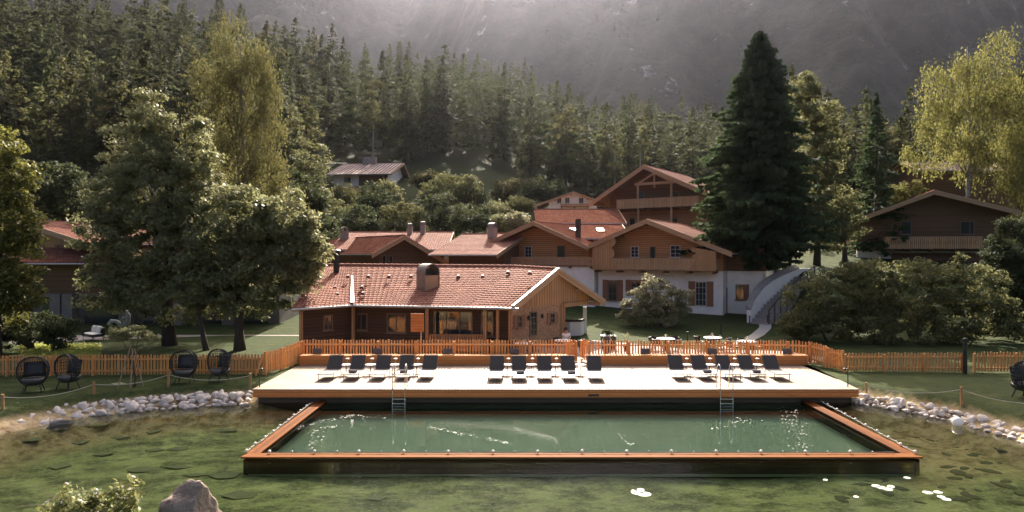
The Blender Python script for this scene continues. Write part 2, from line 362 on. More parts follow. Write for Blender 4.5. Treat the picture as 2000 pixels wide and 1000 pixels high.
def ground_material():
    m, t, b, o = node_mat('ground_material')
    tc = t.nodes.new('ShaderNodeTexCoord'); v = tc.outputs['Object']
    at = t.nodes.new('ShaderNodeAttribute'); at.attribute_name = 'zone'; sp = t.nodes.new('ShaderNodeSeparateColor'); L(t, at.outputs['Color'], sp.inputs[0])
    n1 = noise(t, v, 0.35, 5); n2 = noise(t, v, 2.2, 6, 0.7); n3 = noise(t, v, 9, 5, 0.7); n4 = noise(t, coords(t, 'Object', (0.75, 1.3, 1)), 0.9, 6, 0.75)
    grass = mixc(t, ramp(t, n2, 0.35, 0.65), (0.013, 0.028, 0.010), (0.042, 0.058, 0.017))
    grass = mixc(t, mathn(t, 'MULTIPLY', ramp(t, n3, 0.4, 0.65), 0.5), grass, (0.085, 0.095, 0.03))
    grass = mixc(t, mathn(t, 'MULTIPLY', ramp(t, n4, 0.5, 0.66), 0.6), grass, (0.085, 0.092, 0.028))
    forest = mixc(t, ramp(t, n2, 0.3, 0.7), (0.028, 0.034, 0.014), (0.06, 0.062, 0.028))
    col = mixc(t, sp.outputs[1], grass, forest)
    bed = mixc(t, ramp(t, n1, 0.35, 0.65), (0.32, 0.345, 0.145), (0.54, 0.545, 0.26))
    bed = mixc(t, mathn(t, 'MULTIPLY', ramp(t, n4, 0.45, 0.58), 0.85), bed, (0.095, 0.11, 0.055))
    bed = mixc(t, mathn(t, 'MULTIPLY', ramp(t, n3, 0.5, 0.7), 0.5), bed, (0.76, 0.70, 0.45))
    vo = t.nodes.new('ShaderNodeTexVoronoi'); vo.inputs['Scale'].default_value = 5.5; L(t, v, vo.inputs[0]); vsep = t.nodes.new('ShaderNodeSeparateColor'); L(t, vo.outputs['Color'], vsep.inputs[0])
    peb = mixc(t, vsep.outputs[0], (0.45, 0.42, 0.26), (0.13, 0.125, 0.07)); bed = mixc(t, mathn(t, 'MULTIPLY', ramp(t, n2, 0.48, 0.62), 0.55), bed, peb)
    shore = mixc(t, ramp(t, n2, 0.42, 0.6), (0.56, 0.42, 0.25), (0.24, 0.16, 0.08))
    bed = mixc(t, sp.outputs[2], bed, shore)
    col = mixc(t, sp.outputs[0], col, bed)
    L(t, col, b.inputs['Base Color']); b.inputs['Roughness'].default_value = 0.95; b.inputs['Specular IOR Level'].default_value = 0.1
    h = mathn(t, 'ADD', n3, mathn(t, 'MULTIPLY', n4, 1.5)); bump(t, b, h, 0.6, 0.07)
    return m
terr = grid_mesh('ground', XX, YY, ZZ, ground_material()); tag(terr, kind='structure')
S = sdist(XX, YY)
ca = terr.data.color_attributes.new('zone', 'FLOAT_COLOR', 'POINT')
zc = np.zeros((XX.size, 4), np.float32); zc[:, 3] = 1
bedm = sm((S + 0.35) / 0.3) * (YY < 33); zc[:, 0] = bedm.ravel()
shore_w = 1 - sm((S - 0.8) / 2.6)
shore_w = np.maximum(shore_w, 0.85 * sm((XX - 13.0 + 0.35 * (27 - YY)) / 2.5) * sm((YY - 18) / 5))
shore_w = np.maximum(shore_w, 0.9 * sm((17.3 - YY) / 1.2) * 0.7)
shore_w = np.clip(shore_w + 0.35 * fnoise(XX, YY, 4) * (shore_w > 0.05), 0, 1); zc[:, 2] = shore_w.ravel()
zc[:, 1] = np.clip(sm((YY - 66) / 14) * (1 - 0.45 * ((XX > -22) & (XX < 2) & (YY < 150) & (YY > 100))), 0, 1).ravel()
ca.data.foreach_set('color', zc.ravel())

# far mountain
MS = 1.8
def mount(x, y): return (mount_(x / MS, y / MS) - 5.7) * MS + 5.7
def mount_(x, y):
    u = x / y
    sh = 110 * np.exp(-((u + 0.20) / 0.17) ** 2) - 40 * sm((u - 0.05) / 0.3) 
    d = y - sh
    z = -10 + 62 * sm((d - 370) / 60) + np.clip(d - 405, 0, 1000) * 0.98
    rid = fnoise(x, y * 0.4, 90); z = z + rid * 34 * sm((d - 390) / 100) + fnoise(x, y, 22) * 9 * sm((d - 390) / 60)
    return np.minimum(z, 400 + 12 * rid + 0.12 * (d - 700))
mx_, my_ = np.meshgrid(np.arange(-1300, 1301, 12.0), np.arange(640, 1790, 11.0)); MZ = mount(mx_, my_)
def mountain_material():
    m, t, b, o = node_mat('mountain_material'); v = coords(t); g = t.nodes.new('ShaderNodeNewGeometry')
    sp = t.nodes.new('ShaderNodeSeparateXYZ'); L(t, g.outputs['Normal'], sp.inputs[0])
    col = mixc(t, ramp(t, noise(t, v, 0.03, 6), 0.35, 0.65), (0.022, 0.028, 0.018), (0.05, 0.052, 0.034))
    rk = ramp(t, noise(t, v, 0.012, 8, 0.75), 0.61, 0.66)
    L(t, mixc(t, rk, col, (0.24, 0.23, 0.22)), b.inputs['Base Color']); b.inputs['Roughness'].default_value = 0.95
    bump(t, b, noise(t, v, 0.12, 6), 1.0, 3.0); return m
tag(grid_mesh('mountain', mx_, my_, MZ, mountain_material()), kind='structure')

# ------------------------------------------------------------------ water
def water_material():
    m = bpy.data.materials.new('pond_water_surface'); m.use_nodes = True; t = m.node_tree; t.nodes.clear()
    out = t.nodes.new('ShaderNodeOutputMaterial'); co = coords(t, 'Object', (1, 1.5, 1))
    bp = t.nodes.new('ShaderNodeBump'); bp.inputs['Strength'].default_value = 0.13; bp.inputs['Distance'].default_value = 0.02
    h = mathn(t, 'ADD', noise(t, co, 1.3, 2), mathn(t, 'MULTIPLY', noise(t, co, 6, 2), 0.25)); L(t, h, bp.inputs['Height'])
    fr = t.nodes.new('ShaderNodeFresnel'); fr.inputs[0].default_value = 1.33; L(t, bp.outputs[0], fr.inputs[1])
    gl = t.nodes.new('ShaderNodeBsdfGlossy'); gl.inputs['Roughness'].default_value = 0.015; L(t, bp.outputs[0], gl.inputs['Normal'])
    tr = t.nodes.new('ShaderNodeBsdfTransparent'); tr.inputs[0].default_value = (0.85, 0.94, 0.82, 1)
    mx = t.nodes.new('ShaderNodeMixShader'); L(t, fr.outputs[0], mx.inputs[0]); L(t, tr.outputs[0], mx.inputs[1]); L(t, gl.outputs[0], mx.inputs[2])
    L(t, mx.outputs[0], out.inputs[0]); return m
WZ = -0.63
wx, wy = np.meshgrid(np.linspace(-24, 22, 4), np.linspace(11, 33.9, 4))
tag(grid_mesh('water', wx, wy, np.full(wx.shape, WZ), water_material()), kind='structure')

# ------------------------------------------------------------------ tree geometry (numpy)
def unit(v): return v / np.maximum(np.linalg.norm(v, axis=-1, keepdims=True), 1e-9)
def conifer_tris(h, r, nb, m, seed, bare=0.08, up=0.0, droop=0.35, fw=0.10, fl=0.32, pw=0.85, gaps=0.0, rag=0.12, skirt=0):
    rs = np.random.RandomState(seed); t = bare + (1 - bare) * (rs.rand(nb) ** 0.85); az = rs.rand(nb) * 6.283
    ln = r * ((1 - t) ** pw) * rs.uniform(0.62, 1.12, nb) + 0.02 * h * rs.rand(nb) * (1 - t)
    ln *= 1 + rag * (np.sin(t * 41 + seed) * np.sin(az * 3 + t * 17) )
    if skirt: ln *= np.minimum(1, .22 + (t - bare) / skirt)
    ln *= 1 - gaps * (np.sin(az * 2 + t * 9 + seed) > 0.6)
    b = np.stack([np.zeros(nb), np.zeros(nb), t * h], -1); d = np.stack([np.cos(az), np.sin(az), np.full(nb, up)], -1)
    s = rs.rand(nb, m) ** 0.7
    dz = (-droop * s ** 1.4 + 0.18 * s ** 4) * ln[:, None]
    p = b[:, None] + d[:, None] * (s * ln[:, None])[..., None]; p[..., 2] += dz
    side = np.stack([-np.sin(az), np.cos(az), np.zeros(nb)], -1)[:, None] * rs.choice([-1, 1], (nb, m))[..., None]
    fl_ = fl * ln[:, None] * (1.15 - 0.75 * s) + 0.010 * h
    dirv = unit(d[:, None] * rs.uniform(0.25, 0.9, (nb, m, 1)) + side * rs.uniform(0.3, 1.0, (nb, m, 1)) + np.array([0, 0, -1.0]) * rs.uniform(-0.1, 0.55, (nb, m, 1)))
    tip = p + dirv * fl_[..., None]
    wv = unit(np.cross(dirv, rs.normal(size=(nb, m, 3)) * 0.5 + np.array([0, 0, 1.0]))) * (fw * (ln[:, None] * 0.6 + 0.018 * h) * rs.uniform(0.6, 1.3, (nb, m)))[..., None]
    mid = p * 0.35 + tip * 0.65
    V = np.stack([p - wv * 0.6, mid + wv * 0.9 - np.array([0, 0, 0.01 * h]), tip, mid - wv * 0.9], -2)
    lead = np.array([[[-.012 * h, 0, .9 * h], [.012 * h, 0, .9 * h], [0, 0, 1.02 * h], [-.002 * h, 0, h]], [[0, -.012 * h, .9 * h], [0, .012 * h, .9 * h], [0, 0, 1.02 * h], [0, .002 * h, h]]])
    return np.concatenate([V.reshape(-1, 4, 3), lead])
def leaf_quads(C, rc, n, size, seed, flat=0.7, hang=0.0, upb=0.5):
    """C (k,3) clump centres, rc radius (scalar or (k,)), n leaves each"""
    rs = np.random.RandomState(seed); k = len(C); rc = np.broadcast_to(np.asarray(rc, float), (k,))
    u = unit(rs.normal(size=(k, n, 3))); rad = rs.rand(k, n, 1) ** 0.45
    p = C[:, None] + u * rad * rc[:, None, None] * np.array([1, 1, flat])
    if hang: p[..., 2] -= hang * rs.rand(k, n) ** 1.5 * rc[:, None]
    nr = unit(u * 0.6 + rs.normal(size=(k, n, 3)) * 0.7 + np.array([0, 0, upb])); a = unit(np.cross(nr, rs.normal(size=(k, n, 3)))); b = np.cross(nr, a)
    sz = size * rs.uniform(0.55, 1.35, (k, n, 1)); a = a * sz; b = b * sz * 0.55
    if hang: a = a * 0.4 + np.array([0, 0, -1.0]) * sz * 0.7
    return np.stack([p - a, p - b * 1.0, p + a, p + b], -2).reshape(-1, 4, 3)
def clump_centres(lobes, n, seed, shell=0.75):
    """lobes: list of (centre, (rx,ry,rz)); n clumps, biased to the shell, weighted by lobe area"""
    rs = np.random.RandomState(seed); w = np.array([(l[1][0] * l[1][2]) for l in lobes]); w /= w.sum(); out = []
    for (c, r), q in zip(lobes, w):
        k = max(3, int(round(n * q))); u = unit(rs.normal(size=(k, 3))); rad = np.where(rs.rand(k) < shell, rs.uniform(0.72, 1.02, k), rs.uniform(0.2, 0.8, k))
        out.append(np.array(c) + u * rad[:, None] * np.array(r))
    return np.concatenate(out)

def trunk_part(parent, base, top, r0, r1, mat, limbs=(), bend=0.15, seed=0, name='trunk'):
    rs = random.Random(seed); mb = MB(); base = Vector(base); top = Vector(top); pts = []
    for i in range(7):
        f = i / 6; p = base.lerp(top, f) + Vector((rs.uniform(-1, 1), rs.uniform(-1, 1), 0)) * bend * (f > 0) ; pts.append(p)
    rr = [r0 * 1.35] + [r0 + (r1 - r0) * i / 6 for i in range(1, 7)]
    mb.tube(pts, rr, 9)
    for e in limbs:
        e = Vector(e); f = rs.uniform(0.3, 0.85); i = min(5, int(f * 6)); s = pts[i].lerp(pts[i + 1], f * 6 - i)
        if e.z < s.z + 0.3: s = pts[2].copy()
        mid = s.lerp(e, 0.5) + Vector((0, 0, 0.12 * (e - s).length))
        rl = (r0 + (r1 - r0) * f) * 0.42; mb.tube([s, mid, e], [rl, rl * 0.6, rl * 0.18], 5)
    return mb.build(name, mat, parent, smooth=True)

# ------------------------------------------------------------------ forest on the slope
def forest_variant(k, dens=1.0):
    """returns quads of a 20 m tree"""
    if k < 5:
        return conifer_tris(20, [3.6, 4.0, 3.1, 3.7, 3.4][k], int(150 * dens), 9, 100 + k, bare=[.08, .12, .05, .2, .14][k], pw=[.62, .7, .55, .65, .8][k], droop=[.35, .2, .45, .25, .3][k], fw=0.16 / dens ** 0.5, fl=0.36)
    rs = np.random.RandomState(k)
    lob = {5: [((0, 0, 15.5), (2.4, 2.4, 3.6)), ((1.2, .4, 12), (2.0, 2, 2)), ((-1.5, -.3, 11.3), (2, 2, 2))],
           6: [((0, 0, 16.5), (1.9, 1.9, 3.2)), ((.8, 0, 12.5), (2.6, 2.3, 2.2)), ((-.9, .5, 9.5), (2.4, 2.4, 2))],
           7: [((0, 0, 14), (2.6, 2.6, 5.2)), ((0.6, 0, 8.5), (2.8, 2.5, 3.0))]}[k]
    C = clump_centres(lob, int(34 * dens), k); return leaf_quads(C, 0.95, 26, 0.34 / dens ** 0.5, k, flat=0.55)
FV = []
for k in range(8):
    q = forest_variant(k); me_o = np_mesh('crown', q.reshape(-1, 3), 4, M['lf_forest'] if k < 5 else M['lf_forest2'])
    tb = MB().tube([(0, 0, -1.5), (0.05, 0, 8), (0, 0, 16)], [0.24, 0.17, 0.06], 6); to = tb.build('trunk', M['bark'] if k < 6 else M['birchbark'])
    FV.append((q, me_o.data, to.data)); bpy.data.objects.remove(me_o); bpy.data.objects.remove(to)
FV_lo = [forest_variant(k, 0.45) for k in range(8)]
# whole-tree meshes (crown and trunk in one mesh) for the trees too small to show their parts
def join_tree(k):
    q, cm, tm = FV[k]; tv = np.array([v.co for v in tm.vertices]); tq = [tv[list(p.vertices)] for p in tm.polygons if len(p.vertices) == 4]
    V = np.concatenate([q, np.array(tq)]); mi = [0] * len(q) + [1] * len(tq)
    o = np_mesh('tree', V.reshape(-1, 3), 4, [cm.materials[0], tm.materials[0]], mi=mi); d = o.data; bpy.data.objects.remove(o); return d
FVJ = [join_tree(k) for k in range(8)]
rs = np.random.RandomState(11); cand = []
y = 84.0
while y < 310:
    sp_ = 5.4 if y < 170 else 6.3
    xs = np.arange(-0.98 * y, 0.98 * y, sp_)
    for x in xs:
        xx = x + rs.uniform(-.45, .45) * sp_; yy = y + rs.uniform(-.45, .45) * sp_; px = CX + F * xx / yy
        if yy < 138 and 600 < px < 1030: continue
        if yy < 150 and 640 < px < 830: continue
        if yy < 138 and 1030 <= px < 1460: continue
        if yy < 106 and px < 600: continue
        if yy < 86: continue
        if 830 < px < 1010 and yy < 156: continue
        k = rs.choice(8, p=[.14, .12, .14, .12, .10, .13, .14, .11]); hh = rs.uniform(12, 24) * (1.12 if rs.rand() < .12 else 1) * (1.0 if k < 5 else .88)
        if 620 < px < 1000 and yy > 235: hh *= 0.9
        cand.append((xx, yy, float(k), hh, px))
    y += sp_ * 0.95
vis = [c for c in cand if -60 < c[4] < 2060]
def front_key(c): return c[1] / c[3]
vis.sort(key=front_key)
# those of the rear half whose tops make the skyline also show large: mix by apparent visibility
chosen = set(); 
sky_ = [c for c in vis if c[1] > 215 and c[1] < 262]; sky_.sort(key=lambda c: -c[3])
front = [c for c in vis if c[1] <= 215]; front.sort(key=front_key)
sel = front[:215] + sky_[:80]
selset = set(id(c) for c in sel); sel.sort(key=lambda c: c[1])
LAB = {0: 'dark narrow spruce standing among the forest trees on the wooded slope', 1: 'broken open pine with clumpy crown in the forest on the wooded slope'}
for i, c in enumerate(sel):
    x, yy, k, h, px = c; k = int(k); g = gz(x, yy); s = h / 20.0; near = yy < 150
    wh_ = 'above the maples' if px < 350 else 'behind the tall birch' if px < 600 else 'above the hillside house' if px < 1000 else 'above the tall chalet' if px < 1400 else 'behind the brown chalet'
    lab = ('dark pointed spruce' if k < 5 else 'rounder olive green tree') + (' in the lower forest edge ' + wh_ if yy < 150 else ' on the forest skyline ' + wh_ if yy > 215 else ' in the middle of the forest ' + wh_)
    nm = 'spruce_tree' if k < 5 else 'forest_tree'
    rot = (0, 0, rs.uniform(0, 6.28)); scl = (s * rs.uniform(.85, 1.25), s * rs.uniform(.85, 1.25), s)
    if near:
        r_ = empty(nm, (x, yy, g), 0, lab, 'tree'); r_.rotation_euler = rot; r_.scale = scl
        for n_, md in (('crown', FV[k][1]), ('trunk', FV[k][2])):
            o = bpy.data.objects.new(n_, md); COL.objects.link(o); o.parent = r_
        o = r_
    else:
        o = bpy.data.objects.new(nm, FVJ[k]); COL.objects.link(o); o.location = (x, yy, g); o.rotation_euler = rot; o.scale = scl
    tag(o, lab, 'tree', ('spruces' if k < 5 else 'round crowned trees') + (' at the lower forest edge' if yy < 150 else ' on the forest skyline' if yy > 215 else ' in the middle of the forest') + ' ' + wh_)
def scatter_mesh(name, items, mat, lo):
    out = []
    for (x, y_, z, k, h, sx) in items:
        a = rs.uniform(0, 6.28); q = lo[k]; ca_, sa = math.cos(a), math.sin(a); s = h / 20.0
        V = np.empty_like(q); V[..., 0] = (q[..., 0] * ca_ - q[..., 1] * sa) * s * sx + x; V[..., 1] = (q[..., 0] * sa + q[..., 1] * ca_) * s * sx + y_; V[..., 2] = q[..., 2] * s + z
        out.append(V)
    return np_mesh(name, np.concatenate(out).reshape(-1, 3), 4, mat)
rest = [c for c in cand if id(c) not in selset]
it = [(c[0], c[1], gz(c[0], c[1]), int(c[2]), c[3], 1.1) for c in rest]
tag(scatter_mesh('forest', it, M['lf_forest'], FV_lo), 'dense mixed spruce forest filling the rest of the wooded slope', 'forest', kind='stuff')
far = []
for yy in np.arange(693, 1430, 11.5):
    for x in np.arange(-0.82 * yy, 0.82 * yy, 11.5):
        xx = x + rs.uniform(-6, 6); y2 = yy + rs.uniform(-6, 6); far.append((xx, y2))
far = np.array(far); fz = mount(far[:, 0], far[:, 1]); keep = (fnoise(far[:, 0], far[:, 1], 70) < 0.42) & (fz > 12) & (fz < 760)
# in front of the crest only
far = far[keep]; fz = fz[keep]
FV_far = [conifer_tris(20, 3.4, 16, 3, 300 + k, bare=.08, fw=0.42, fl=0.5) for k in range(4)]
it = [(far[i, 0], far[i, 1], fz[i] - 1, int(rs.randint(4)), rs.uniform(13, 22), 1.3) for i in range(len(far))]
tag(scatter_mesh('distant_forest', it, M['lf_far'], FV_far), 'hazy conifer forest covering the steep distant mountain', 'forest', kind='stuff')
# ------------------------------------------------------------------ haze
hb = MB().box((0, 880, 380), (3000, 1860, 768)); hz = hb.build('haze', [])
hm = bpy.data.materials.new('haze_air'); hm.use_nodes = True; t = hm.node_tree; t.nodes.clear()
pv = t.nodes.new('ShaderNodeVolumePrincipled'); pv.inputs['Density'].default_value = 0.000038; pv.inputs['Anisotropy'].default_value = 0.82
pv.inputs['Color'].default_value = (0.84, 0.84, 1.0, 1); oo = t.nodes.new('ShaderNodeOutputMaterial'); L(t, pv.outputs[0], oo.inputs['Volume'])
hz.data.materials.append(hm); tag(hz, kind='stuff'); hz['label'] = 'thin pale mountain haze filling the valley air'; hz['category'] = 'haze'
# ------------------------------------------------------------------ roofs and houses
def tile_material(name, c1, c2, c3, tw=0.26, th=0.36):
    m, t, b, o = node_mat(name)
    tc = t.nodes.new('ShaderNodeTexCoord'); sp = t.nodes.new('ShaderNodeSeparateXYZ'); L(t, tc.outputs['UV'], sp.inputs[0])
    a = mathn(t, 'DIVIDE', sp.outputs[0], tw); c = mathn(t, 'DIVIDE', sp.outputs[1], th)
    cb = t.nodes.new('ShaderNodeCombineXYZ'); L(t, mathn(t, 'FLOOR', a), cb.inputs[0]); L(t, mathn(t, 'FLOOR', c), cb.inputs[1])
    wn = t.nodes.new('ShaderNodeTexWhiteNoise'); wn.noise_dimensions = '2D'; L(t, cb.outputs[0], wn.inputs[0])
    col = mixc(t, wn.outputs[0], c1, c2); big = ramp(t, noise(t, tc.outputs['UV'], 0.5, 5), 0.4, 0.65)
    col = mixc(t, mathn(t, 'MULTIPLY', big, 0.55), col, c3)
    fr = mathn(t, 'FRACT', a); gap = mathn(t, 'LESS_THAN', mathn(t, 'ABSOLUTE', mathn(t, 'SUBTRACT', fr, 0.5)), 0.2)
    low = mathn(t, 'LESS_THAN', mathn(t, 'FRACT', c), 0.3)
    col = mixc(t, mathn(t, 'MULTIPLY', mathn(t, 'MULTIPLY', gap, low), 0.8), col, (0.06, 0.025, 0.02))  # dark spots painted in place of the shadows under the tile edges
    L(t, col, b.inputs['Base Color']); b.inputs['Roughness'].default_value = 0.85; b.inputs['Specular IOR Level'].default_value = 0.12
    bump(t, b, noise(t, tc.outputs['UV'], 9, 4), 0.4, 0.02); return m
M['tile'] = tile_material('red_clay_tiles', (0.235, 0.083, 0.053), (0.35, 0.15, 0.102), (0.17, 0.057, 0.037))
M['tile_old'] = tile_material('weathered_clay_tiles', (0.16, 0.063, 0.043), (0.25, 0.115, 0.082), (0.12, 0.046, 0.032))
for _n in M['tile_old'].node_tree.nodes:
    if _n.type == 'BSDF_PRINCIPLED': _n.inputs['Specular IOR Level'].default_value = 0.0; _n.inputs['Roughness'].default_value = 1.0
M['tile_metal'] = tile_material('pale_sheet_roof', (0.50, 0.36, 0.31), (0.66, 0.52, 0.46), (0.38, 0.24, 0.20), 0.7, 40)

def tile_slope(parent, A, B, C, D, mat, name='tile_slope', tw=0.26, th=0.36, wave=0.022, step=0.022, cols=None):
    """A,B eave ends, C,D ridge ends above B and A"""
    A, B, C, D = [np.array(p, float) for p in (A, B, C, D)]
    wl = np.linalg.norm(B - A); hl = (np.linalg.norm(D - A) + np.linalg.norm(C - B)) / 2
    nr = max(2, int(round(hl / th))); nc = max(2, int(round(wl / tw)))
    su = np.linspace(0, 1, nc * 4 + 1); vv = []; hh = []
    for r in range(nr): vv += [r / nr, (r + 1) / nr - 0.0015]; hh += [1.0, 0.0]
    vv = np.array(vv); hh = np.array(hh); U_, V_ = np.meshgrid(su, vv); H_ = np.repeat(hh[:, None], len(su), 1)
    nrm = np.cross(B - A, D - A); nrm /= np.linalg.norm(nrm)
    if nrm[2] < 0: nrm = -nrm
    P_ = (A * (1 - U_[..., None]) + B * U_[..., None]) * (1 - V_[..., None]) + (D * (1 - U_[..., None]) + C * U_[..., None]) * V_[..., None]
    P_ = P_ + nrm * (0.06 + step * H_ + wave * np.maximum(0, np.cos(U_ * nc * 2 * math.pi)) - 0.01)[..., None]
    uv = np.stack([U_ * nc * tw, V_ * nr * th + 0.001], -1)
    o = grid_mesh(name, P_[..., 0], P_[..., 1], P_[..., 2], mat, uv, smooth=False)
    if parent is not None: o.parent = parent
    return o
def roof_slab(mb, A, B, C, D, th=0.10, mi=0):
    A, B, C, D = [Vector(p) for p in (A, B, C, D)]; d = Vector((0, 0, -th))
    mb.add([A, B, C, D, A + d, B + d, C + d, D + d], [(0, 1, 2, 3), (7, 6, 5, 4), (0, 4, 5, 1), (1, 5, 6, 2), (2, 6, 7, 3), (3, 7, 4, 0)], mi)

def slab_grid(mb, A, B, C, D, th=.1, n=8):
    A, B, C, D = [Vector(p) for p in (A, B, C, D)]
    def q(u, v): return A.lerp(B, u).lerp(D.lerp(C, u), v)
    for i in range(n):
        for j in range(n):
            a, b, c, d = q(i / n, j / n), q((i + 1) / n, j / n), q((i + 1) / n, (j + 1) / n), q(i / n, (j + 1) / n); t = Vector((0, 0, -th))
            fs = [(0, 1, 2, 3), (7, 6, 5, 4)]
            if j == 0: fs.append((0, 4, 5, 1))
            if j == n - 1: fs.append((2, 6, 7, 3))
            if i == 0: fs.append((3, 7, 4, 0))
            if i == n - 1: fs.append((1, 5, 6, 2))
            mb.add([a, b, c, d, a + t, b + t, c + t, d + t], fs)
def window(parent, x, y, z, w_, h, frame='winframe', shutters=None, bars=(1, 1), name='window', sill=True, both=True, flower=False):
    """centre x, wall plane y (outside is -y), bottom z"""
    f = MB(); t = 0.07
    f.box((x - w_ / 2 + t / 2, y - 0.03, z + h / 2), (t, 0.09, h)); f.box((x + w_ / 2 - t / 2, y - 0.03, z + h / 2), (t, 0.09, h))
    f.box((x, y - 0.03, z + h - t / 2), (w_ - 2 * t, 0.09, t)); f.box((x, y - 0.03, z + t / 2), (w_ - 2 * t, 0.09, t))
    for i in range(bars[0]): f.box((x - w_ / 2 + w_ * (i + 1) / (bars[0] + 1), y - 0.035, z + h / 2), (0.035, 0.05, h - 2 * t))
    for i in range(bars[1]): f.box((x, y - 0.037, z + h * (i + 1) / (bars[1] + 1)), (w_ - 2 * t, 0.045, 0.035))
    if sill: f.box((x, y - 0.08, z - 0.03), (w_ + 0.12, 0.18, 0.05))
    fo = f.build(name, M[frame], parent)
    MB().box((x, y - 0.012, z + h / 2), (w_ - 2 * t, 0.02, h - 2 * t)).build('pane', M['glass'], fo)
    if shutters:
        for s in ((-1, 1) if both else (1,)):
            MB().box((x + s * (w_ / 2 + shutters / 2 + 0.02), y - 0.035, z + h / 2), (shutters, 0.05, h + 0.04)).build('shutter', M['shutter'], fo)
    return fo
def balcony(parent, x0, x1, yf, yw, zt, zb, mat='balcony', bw=0.16, gap=0.045, ends=True, cut=True):
    """railing front plane yf, wall plane yw, rail top zt, floor underside zb"""
    fl = MB(); fl.box(((x0 + x1) / 2, (yf + yw) / 2, zb + 0.08), (x1 - x0, abs(yw - yf), 0.16))
    n = max(2, int((x1 - x0) / 1.8))
    for i in range(n + 1):
        xx = x0 + 0.15 + (x1 - x0 - 0.3) * i / n; fl.box((xx, (yf + yw) / 2 - 0.1, zb - 0.09), (0.14, abs(yw - yf) + 0.2, 0.18))
    b = fl.build('balcony', M['soffit'], parent)
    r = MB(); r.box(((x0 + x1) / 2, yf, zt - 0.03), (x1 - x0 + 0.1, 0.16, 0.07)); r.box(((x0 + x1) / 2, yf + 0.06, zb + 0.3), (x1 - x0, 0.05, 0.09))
    if ends:
        for xx in (x0, x1): r.box((xx, (yf + yw) / 2, zt - 0.04), (0.1, abs(yw - yf) - 0.2, 0.06))
    r.build('handrail', M['barge'], b)
    q = MB(); x = x0 + bw / 2; k = 0; rr = random.Random(int(x0 * 10))
    while x < x1:
        h0 = zb + 0.10 + rr.uniform(-.02, .02); h1 = zt - 0.07
        if cut and k % 2 == 0:
            zc = h0 + (h1 - h0) * 0.55; ww = bw - gap
            for (a, b2, f_) in ((h0, zc - .14, 1), (zc - .14, zc, .62), (zc, zc + .14, .62), (zc + .14, h1, 1)):
                q.box((x, yf - 0.02, (a + b2) / 2), (ww * f_, 0.03, b2 - a - .002))
        else: q.box((x, yf - 0.02, (h0 + h1) / 2), (bw - gap, 0.03, h1 - h0))
        x += bw; k += 1
    if ends:
        for xx in (x0, x1):
            yy = yf + bw
            while yy < yw - 0.05: q.box((xx, yy, (zb + .1 + zt - .07) / 2), (0.03, bw - gap, zt - zb - .17)); yy += bw
    q.build('balustrade', M[mat], b); return b
class Fac:
    """measures a facade: O is the point under the gable apex, U across, V into the house"""
    def __init__(s, px, py, D, rz):
        s.rz = R(rz); s.U = (math.cos(s.rz), math.sin(s.rz)); s.V = (-math.sin(s.rz), math.cos(s.rz)); s.O = (X(px, D), D); s.za = Zp(py, D)
    def at(s, px, py, v=0):
        ox = s.O[0] + v * s.V[0]; oy = s.O[1] + v * s.V[1]; u = ((px - CX) * oy - F * ox) / (F * s.U[0] - (px - CX) * s.U[1]); D = oy + u * s.U[1]
        return u, CH - (py - HY) * D / F
